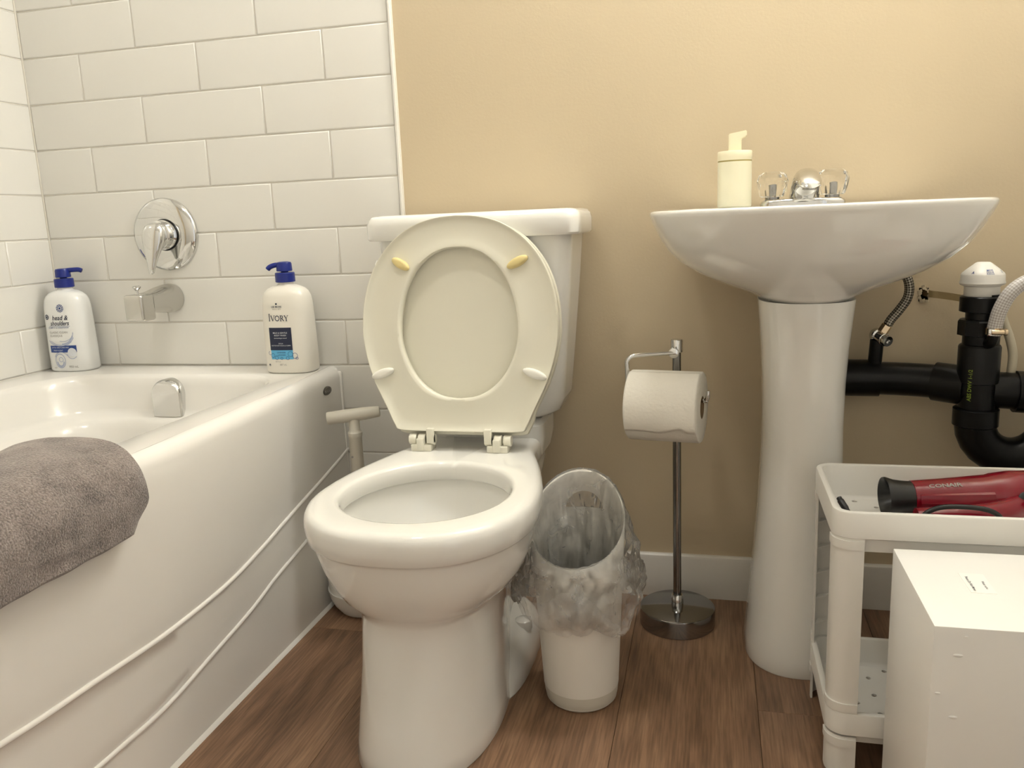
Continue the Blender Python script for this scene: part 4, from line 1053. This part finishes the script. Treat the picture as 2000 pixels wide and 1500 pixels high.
tray('bottom_tray', .1030, .036, .046, True)
def post(cx, cy, sx, sy, z0, z1, lx=.040, ly=.034, foot_=False, ribs=True):
    """L-section corner post with a rounded outer corner"""
    r = .026; th = .0032; o_, i_ = [], []
    o_.append((lx, 0)); i_.append((lx, th))
    for k_ in range(9):
        a = R(270-90*k_/8); o_.append((r+r*math.cos(a), r+r*math.sin(a))); i_.append((r+(r-th)*math.cos(a), r+(r-th)*math.sin(a)))
    o_.append((0, ly)); i_.append((th, ly))
    loop = o_+i_[::-1]
    tp = .002
    b = bmesh.new()
    loft_bm(b, [[Vector((cx+sx*(x_+.0015), cy+sy*(y_+.0015), z)) for x_, y_ in loop] for z in (z0, (z0+z1)/2, z1)])
    if ribs:
        z = z0+.035
        while z < z1-.02:
            tri = [(.0108, .0108), (lx-.003, th+.0004), (th+.0004, ly-.003)]
            loft_bm(b, [[Vector((cx+sx*(x_+.0015), cy+sy*(y_+.0015), z)) for x_, y_ in tri], [Vector((cx+sx*(x_+.0015), cy+sy*(y_+.0015), z+.002)) for x_, y_ in tri]])
            z += .045
    return from_bm('foot' if foot_ else 'post', b, 'white', ct, 40)
for cx, sx in ((CX0, 1), (CX1, -1)):
    for cy, sy in ((CY0, 1), (CY1, -1)):
        post(cx, cy, sx, sy, .100, .372)
        post(cx, cy, sx, sy, 0, .064, foot_=True, ribs=False)
        # collars where posts plug into the trays
        for z in (.355, .105, .048):
            b = bmesh.new(); pts_o, pts_i = [], []
            for k_ in range(9):
                a = R(270-90*k_/8); pts_o.append((.026+.0262*math.cos(a), .026+.0262*math.sin(a)))
            lo = [(.041, -.0002)]+pts_o+[(-.0002, .035)]; li = [(.041, .003)]+[(.026+.023*math.cos(R(270-90*k_/8)), .026+.023*math.sin(R(270-90*k_/8))) for k_ in range(9)]+[(.003, .035)]
            lp = lo+li[::-1]
            loft_bm(b, [[Vector((cx+sx*x_, cy+sy*y_, z)) for x_, y_ in lp], [Vector((cx+sx*x_, cy+sy*y_, z+.0125)) for x_, y_ in lp]])
            from_bm('collar', b, 'white', ct, 40)
hang(ct)

# ================================================================== HAIR DRYER + BRUSH
hd = empty('hair_dryer', (.36, -.42, .36), 'red hair dryer with a black nozzle lying in the top tray', 'hair dryer')
A0 = Vector((.258, -.418, .3845)); A1 = Vector((.470, -.395, .3885)); ad = (A1-A0).normalized(); al = (A1-A0).length
up_ = Vector((0, 0, 1)); sd_ = up_.cross(ad).normalized(); up_ = ad.cross(sd_)
def dring(t, rv, rh, n=36, dz=0): return [A0+ad*t+up_*(rv*math.sin(a)+dz)+sd_*rh*math.cos(a) for a in [2*math.pi*i/n for i in range(n)]]
loft('nozzle', [dring(.030, .012, .020), dring(.006, .024, .030), dring(-.001, .0300, .033), dring(-.002, .0312, .034), dring(.001, .0315, .034), dring(.012, .0275, .031), dring(.024, .0255, .028), dring(.036, .0245, .0265), dring(.040, .0245, .026)], 'blackp', hd)
loft('body', [dring(.036, .0235, .025), dring(.037, .0255, .027), dring(.075, .0275, .029), dring(.11, .030, .031), dring(.143, .0325, .033), dring(.150, .0345, .035), dring(.175, .0375, .038), dring(.20, .0375, .038), dring(.225, .034, .035), dring(.240, .026, .028), dring(.245, .016, .018)], 'red', hd)
# raised side rib panel on the barrel
bm = bmesh.new()
rings = []
for t in (.042, .08, .11, .138, .143):
    rb = .0262+(t-.047)*.066; w_ = R(24)
    rings.append([A0+ad*t+up_*(rb+dz)*math.sin(a)-sd_*(-1)*(rb+dz)*math.cos(a)*1.03 for dz, a in ((-.002, math.pi-w_*1.5+2*math.pi), (.0022, math.pi-w_), (.0030, math.pi), (.0022, math.pi+w_), (-.002, math.pi+w_*1.5))])
loft_bm(bm, rings, closed=False, cap0=False, cap1=False); from_bm('side_panel', bm, 'red', hd, 30)
def fn_hd(s, h):
    a = math.pi-R(50)-h/.030; t = .056+s; r_ = .0262+(t-.047)*.07+.0006
    return A0+ad*t+up_*r_*math.sin(a)+sd_*r_*1.04*math.cos(a)
decal('brand_text', [text_geo('CONAIR', .0095, .0, .02, 'LEFT', sx=1.25)], fn_hd, 'inkg', hd)
# folded handle lying in front of the barrel
hp = [A0+ad*.185+Vector((0, -.020, -.012)), A0+ad*.165+Vector((0, -.045, -.0135)), A0+ad*.13+Vector((0, -.060, -.0145)), A0+ad*.085+Vector((0, -.066, -.015)), A0+ad*.045+Vector((0, -.066, -.016)), A0+ad*.03+Vector((0, -.066, -.016))]
hpp = catmull([p+Vector((0, 0, .007)) for p in hp], 5); tube('handle', hpp, [.019-.004*i/len(hpp) for i in range(len(hpp))], 'red', hd, 20)
lathe('hinge_cap', [(.010, 0), (.0125, .002), (.0125, .010), (.009, .012), (0, .012)], A0+ad*.187+Vector((0, -.034, .004)), 'blackp', hd, ax=(0, -1, .5), n=20)
tube('switch', [A0+ad*.190+Vector((0, -.052, .002)), A0+ad*.190+Vector((0, -.050, .014))], [.006, .005], 'blackp', hd, 10)
cp = [(.282, -.500, .361), (.292, -.500, .376), (.312, -.498, .3885), (.345, -.497, .391), (.378, -.498, .387), (.392, -.502, .374), (.38, -.512, .362), (.35, -.52, .360), (.32, -.525, .360)]
tube('cord', [(a, b, c+(.011 if c > .37 else 0)) for a, b, c in cp], .0036, 'blackp', hd, 12, 8)
hang(hd)
tag(tube('comb', [(.214, -.520, .3595), (.202, -.500, .372), (.194, -.485, .384), (.187, -.472, .394), (.184, -.466, .399)], [.0030]*8+[.0042]*6+[.0050]*6+[.004]*4+[.002], 'blackp', None, 12, 6), 'small black comb leaning in the tray corner', 'comb')

# ================================================================== WHITE BOX IN FRONT OF THE CART
bx = empty('white_box', (.29, -.69, 0), 'plain white painted box with a small printed note in front of the cart', 'box')
box('body', .2375, .455, -.800, -.5835, 0, .370, 'boxp', bx, .0014, 2)
box('note', .2985, .3265, -.709, -.654, .3698, .3704, 'label', bx, 0, smooth=0)
fnb = lambda s, h: Vector((.3165+h, -.684-s, .3708))
decal('note_text', [g_move(text_geo('Water valve', .0045, 0, .004, sx=1), .003, .0015), g_move(text_geo('Please Do Not Move', .0047, 0, .004, sx=1), 0, -.0135)], fnb, 'inkd', bx)
for xx, zz, r_ in ((.263, .337, .0032), (.262, .262, .003), (.245, .29, .0018), (.27, .36, .0012)):
    loft('paint_drip', [[Vector((xx+r_*s*1.7*math.cos(a), -.800-d, zz+r_*s*.6*math.sin(a))) for a in [2*math.pi*i/14 for i in range(14)]] for d, s in ((-.001, 1), (.0006, .9), (.0012, .6), (.0014, .2))], 'boxp', bx)
hang(bx)
